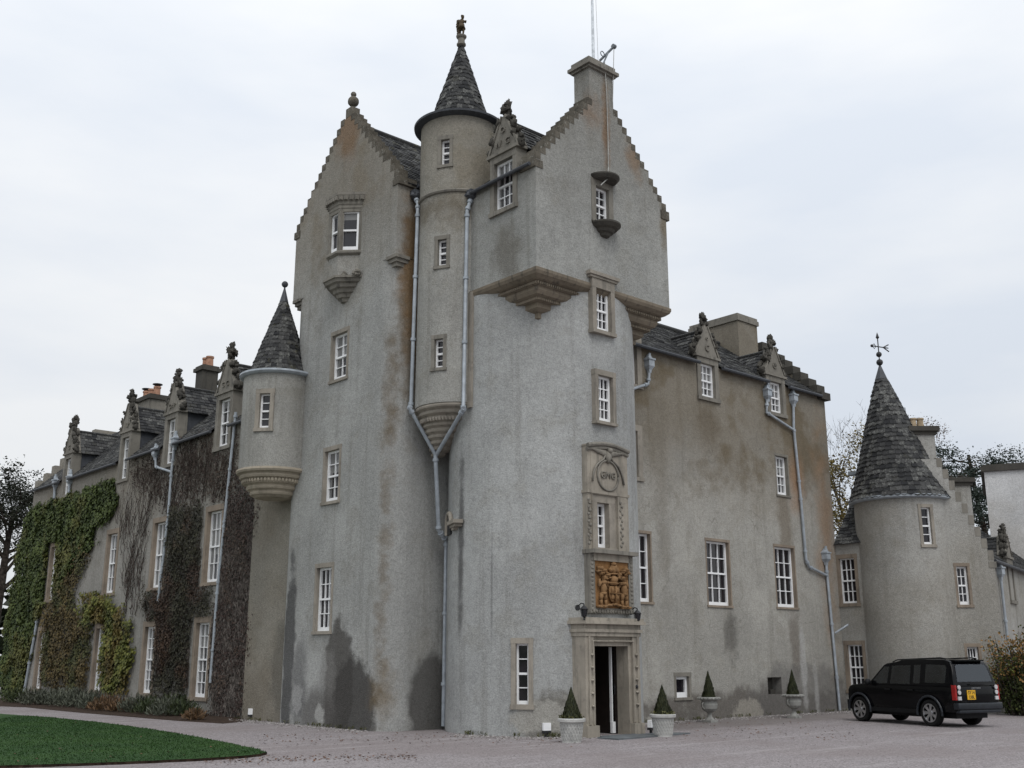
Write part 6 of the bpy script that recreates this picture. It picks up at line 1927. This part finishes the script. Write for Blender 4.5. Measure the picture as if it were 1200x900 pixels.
tree('pine_tree', 'tall dark pine at the left edge with a thick straight trunk', at_px(-2, 78), ht(538, 78)*.84, .50, LD, 21, 4, .6, 8500, .20, .6, .52, group=TG, kids=(6, 4, 4))
tree('pine_tree', 'dark open-branched pine just beyond the ivy corner of the wing', at_px(33, 88), ht(552, 88)*.80, .36, LD, 25, 4, .6, 4500, .19, .5, .6, group=TG, kids=(5, 4, 3))
tree('pine_tree', 'dark pine mostly outside the frame at the left edge', at_px(-52, 84), ht(545, 84)*.84, .42, LD, 29, 4, .6, 6000, .22, .6, .45, group=TG, kids=(5, 4, 4))
tree('bare_tree', 'leafless fine-twigged tree behind the roof beside the cone tower', at_px(1010, 84), ht(490, 84)*.84, .28, None, 31, 5, .5, 0, bark='bark_grey', first=.35, kids=(5, 5, 4, 4))
tree('yellow_tree', 'small yellow-leaved tree behind the low slate roof left of the cone', at_px(993, 66), ht(540, 66), .22, LY, 33, 4, .5, 6000, .18, .8, .3)
tree('russet_tree', 'thin russet-leaved tree between the tower chimneys', at_px(1112, 80), ht(528, 80), .25, LB, 35, 4, .45, 3500, .15, .7, .3, bark='bark_grey')
CGp = 'dark conifers behind the white block'
tree('cedar_tree', 'tall dark cedar with flat layers rising over the white block', at_px(1176, 82), ht(507, 82), .42, LC, 41, 3, .9, 20000, .19, .95, .3, flat=.8, kids=(9, 6, 4), group=CGp)
tree('cedar_tree', 'lower dark cedar between the second chimney and the white block', at_px(1140, 76), ht(545, 76), .36, LC, 43, 3, .9, 14000, .18, .85, .25, flat=.8, kids=(8, 6, 4), group=CGp)

# distant parkland and woods that close the view
g = MB()
for (x0, x1, y0, y1) in ((-1400, 75, 78, 1400), (75, 1400, -1400, 1400), (-1400, -40, -1400, 78)):
    g.add([(x0, y0, .004), (x1, y0, .004), (x1, y1, .004), (x0, y1, .004)], [(0,1,2,3)])
tag(obj('parkland', g, simple('park_grass', (.045, .075, .025), .95, .1, .2, .3), None, Matrix.Identity(4)), kind='structure')
g = MB(); rg = random.Random(99)
for i in range(9000):
    th = rg.uniform(-1.25, 1.25); R_ = 135+rg.uniform(-7, 7)
    p = RV*(R_*math.sin(th))+FV*(R_*math.cos(th))
    top_ = 8.5+3.0*noise.noise(Vector((th*9, 0, 0)))+1.5*noise.noise(Vector((th*31, 3, 0)))
    z = rg.random()**.8*top_
    g.leaf(Vector((p.x, p.y, z)), Vector((rg.uniform(-1,1), rg.uniform(-1,1), .6)), Vector((rg.uniform(-1,1), rg.uniform(-1,1), .3)), 1.3, 1.7, rg.random())
tag(obj('distant_wood', g, LD, None, Matrix.Identity(4)), 'far dark belt of trees closing the horizon', 'woodland', kind='stuff')

# fallen leaves and darker grit strewn along the lawn edge and the walls
g = MB(); rg = random.Random(17)
for i in range(900):
    if i < 60:
        p = on_z(rg.uniform(0, 280), rg.uniform(845, 893), .06)
        if not inside((p.x, p.y), lp): continue
    elif i < 420:
        t = rg.random(); p = on_z(240+250*t, 892-5*t+rg.gauss(0, 2.2))
    elif i < 700:
        p = on_z(rg.uniform(300, 680), rg.uniform(858, 869)+rg.uniform(0, 12)*rg.random())
    else:
        p = on_z(rg.uniform(780, 1000), rg.uniform(845, 868))
    g.leaf(Vector((p.x, p.y, .012+p.z)), Vector((rg.uniform(-.4,.4), rg.uniform(-.4,.4), 1)), Vector((rg.uniform(-1,1), rg.uniform(-1,1), 0)), rg.uniform(.03, .06), rg.uniform(.04, .08), rg.random())
tag(obj('fallen_leaves', g, leafmat('leaf_litter', (.05, .025, .015), (.15, .075, .04)), None, Matrix.Identity(4)), 'brown fallen leaves scattered on the gravel', 'leaves', kind='stuff')

# pebbles and small weeds along the foot of the walls
foot = []
for i in range(60): foot.append((XA-.05, YA0+.8+(32.3-YA0-.8)*i/59))
for i in range(46):
    a = math.radians(178+92*i/45); foot.append((C0[0]+(C0[2]+.05)*math.cos(a), C0[1]+(C0[2]+.05)*math.sin(a)))
for i in range(90): foot.append((23.5+12.6*i/89, YD-.05))
g = MB(); rg = random.Random(71)
for i in range(3000):
    if i < 2300:
        x, y = rg.choice(foot); d_ = abs(rg.gauss(0, .38)); x += -d_*.8+rg.gauss(0, .15); y += -d_*.7+rg.gauss(0, .15)
        if y < YD and x > 23.6: y = YD-.03-d_
        if math.hypot(x-C0[0], y-C0[1]) < C0[2]: continue
    else:
        p = RV*rg.uniform(-9, 13)+FV*rg.uniform(20, 34); x, y = p.x, p.y
        if inside((x, y), lp): continue
    r_ = rg.uniform(.010, .026) if i < 2300 else rg.uniform(.007, .013)
    g.blob((x, y, r_*.4), (r_*1.2, r_, r_*.7), .3, i % 17, 6, 4, rg.random())
t = NT('pebbles'); tag(obj('loose_pebbles', g, t.done(t.mix(t.tone(), (.17, .155, .15), (.44, .42, .41)), .9, .2), None, Matrix.Identity(4)), 'loose pebbles lying on the gravel', 'pebbles', kind='stuff')
g = MB()
for i in range(70):
    x, y = rg.choice(foot); n_ = rg.randint(6, 22)
    for k in range(n_):
        a = rg.uniform(0, 6.28); q = Vector((x-.06+.07*math.cos(a), y-.05+.07*math.sin(a), rg.uniform(.02, .10)))
        if math.hypot(q.x-C0[0], q.y-C0[1]) < C0[2]+.02: continue
        g.leaf(q, Vector((rg.uniform(-1,1), rg.uniform(-1,1), .5)), Vector((math.cos(a)*.5, math.sin(a)*.5, 1)), .02, .10, rg.random())
tag(obj('wall_foot_weeds', g, leafmat('weeds', (.03, .04, .012), (.11, .105, .04)), None, Matrix.Identity(4)), 'small weeds growing at the foot of the walls', 'weeds', kind='stuff')
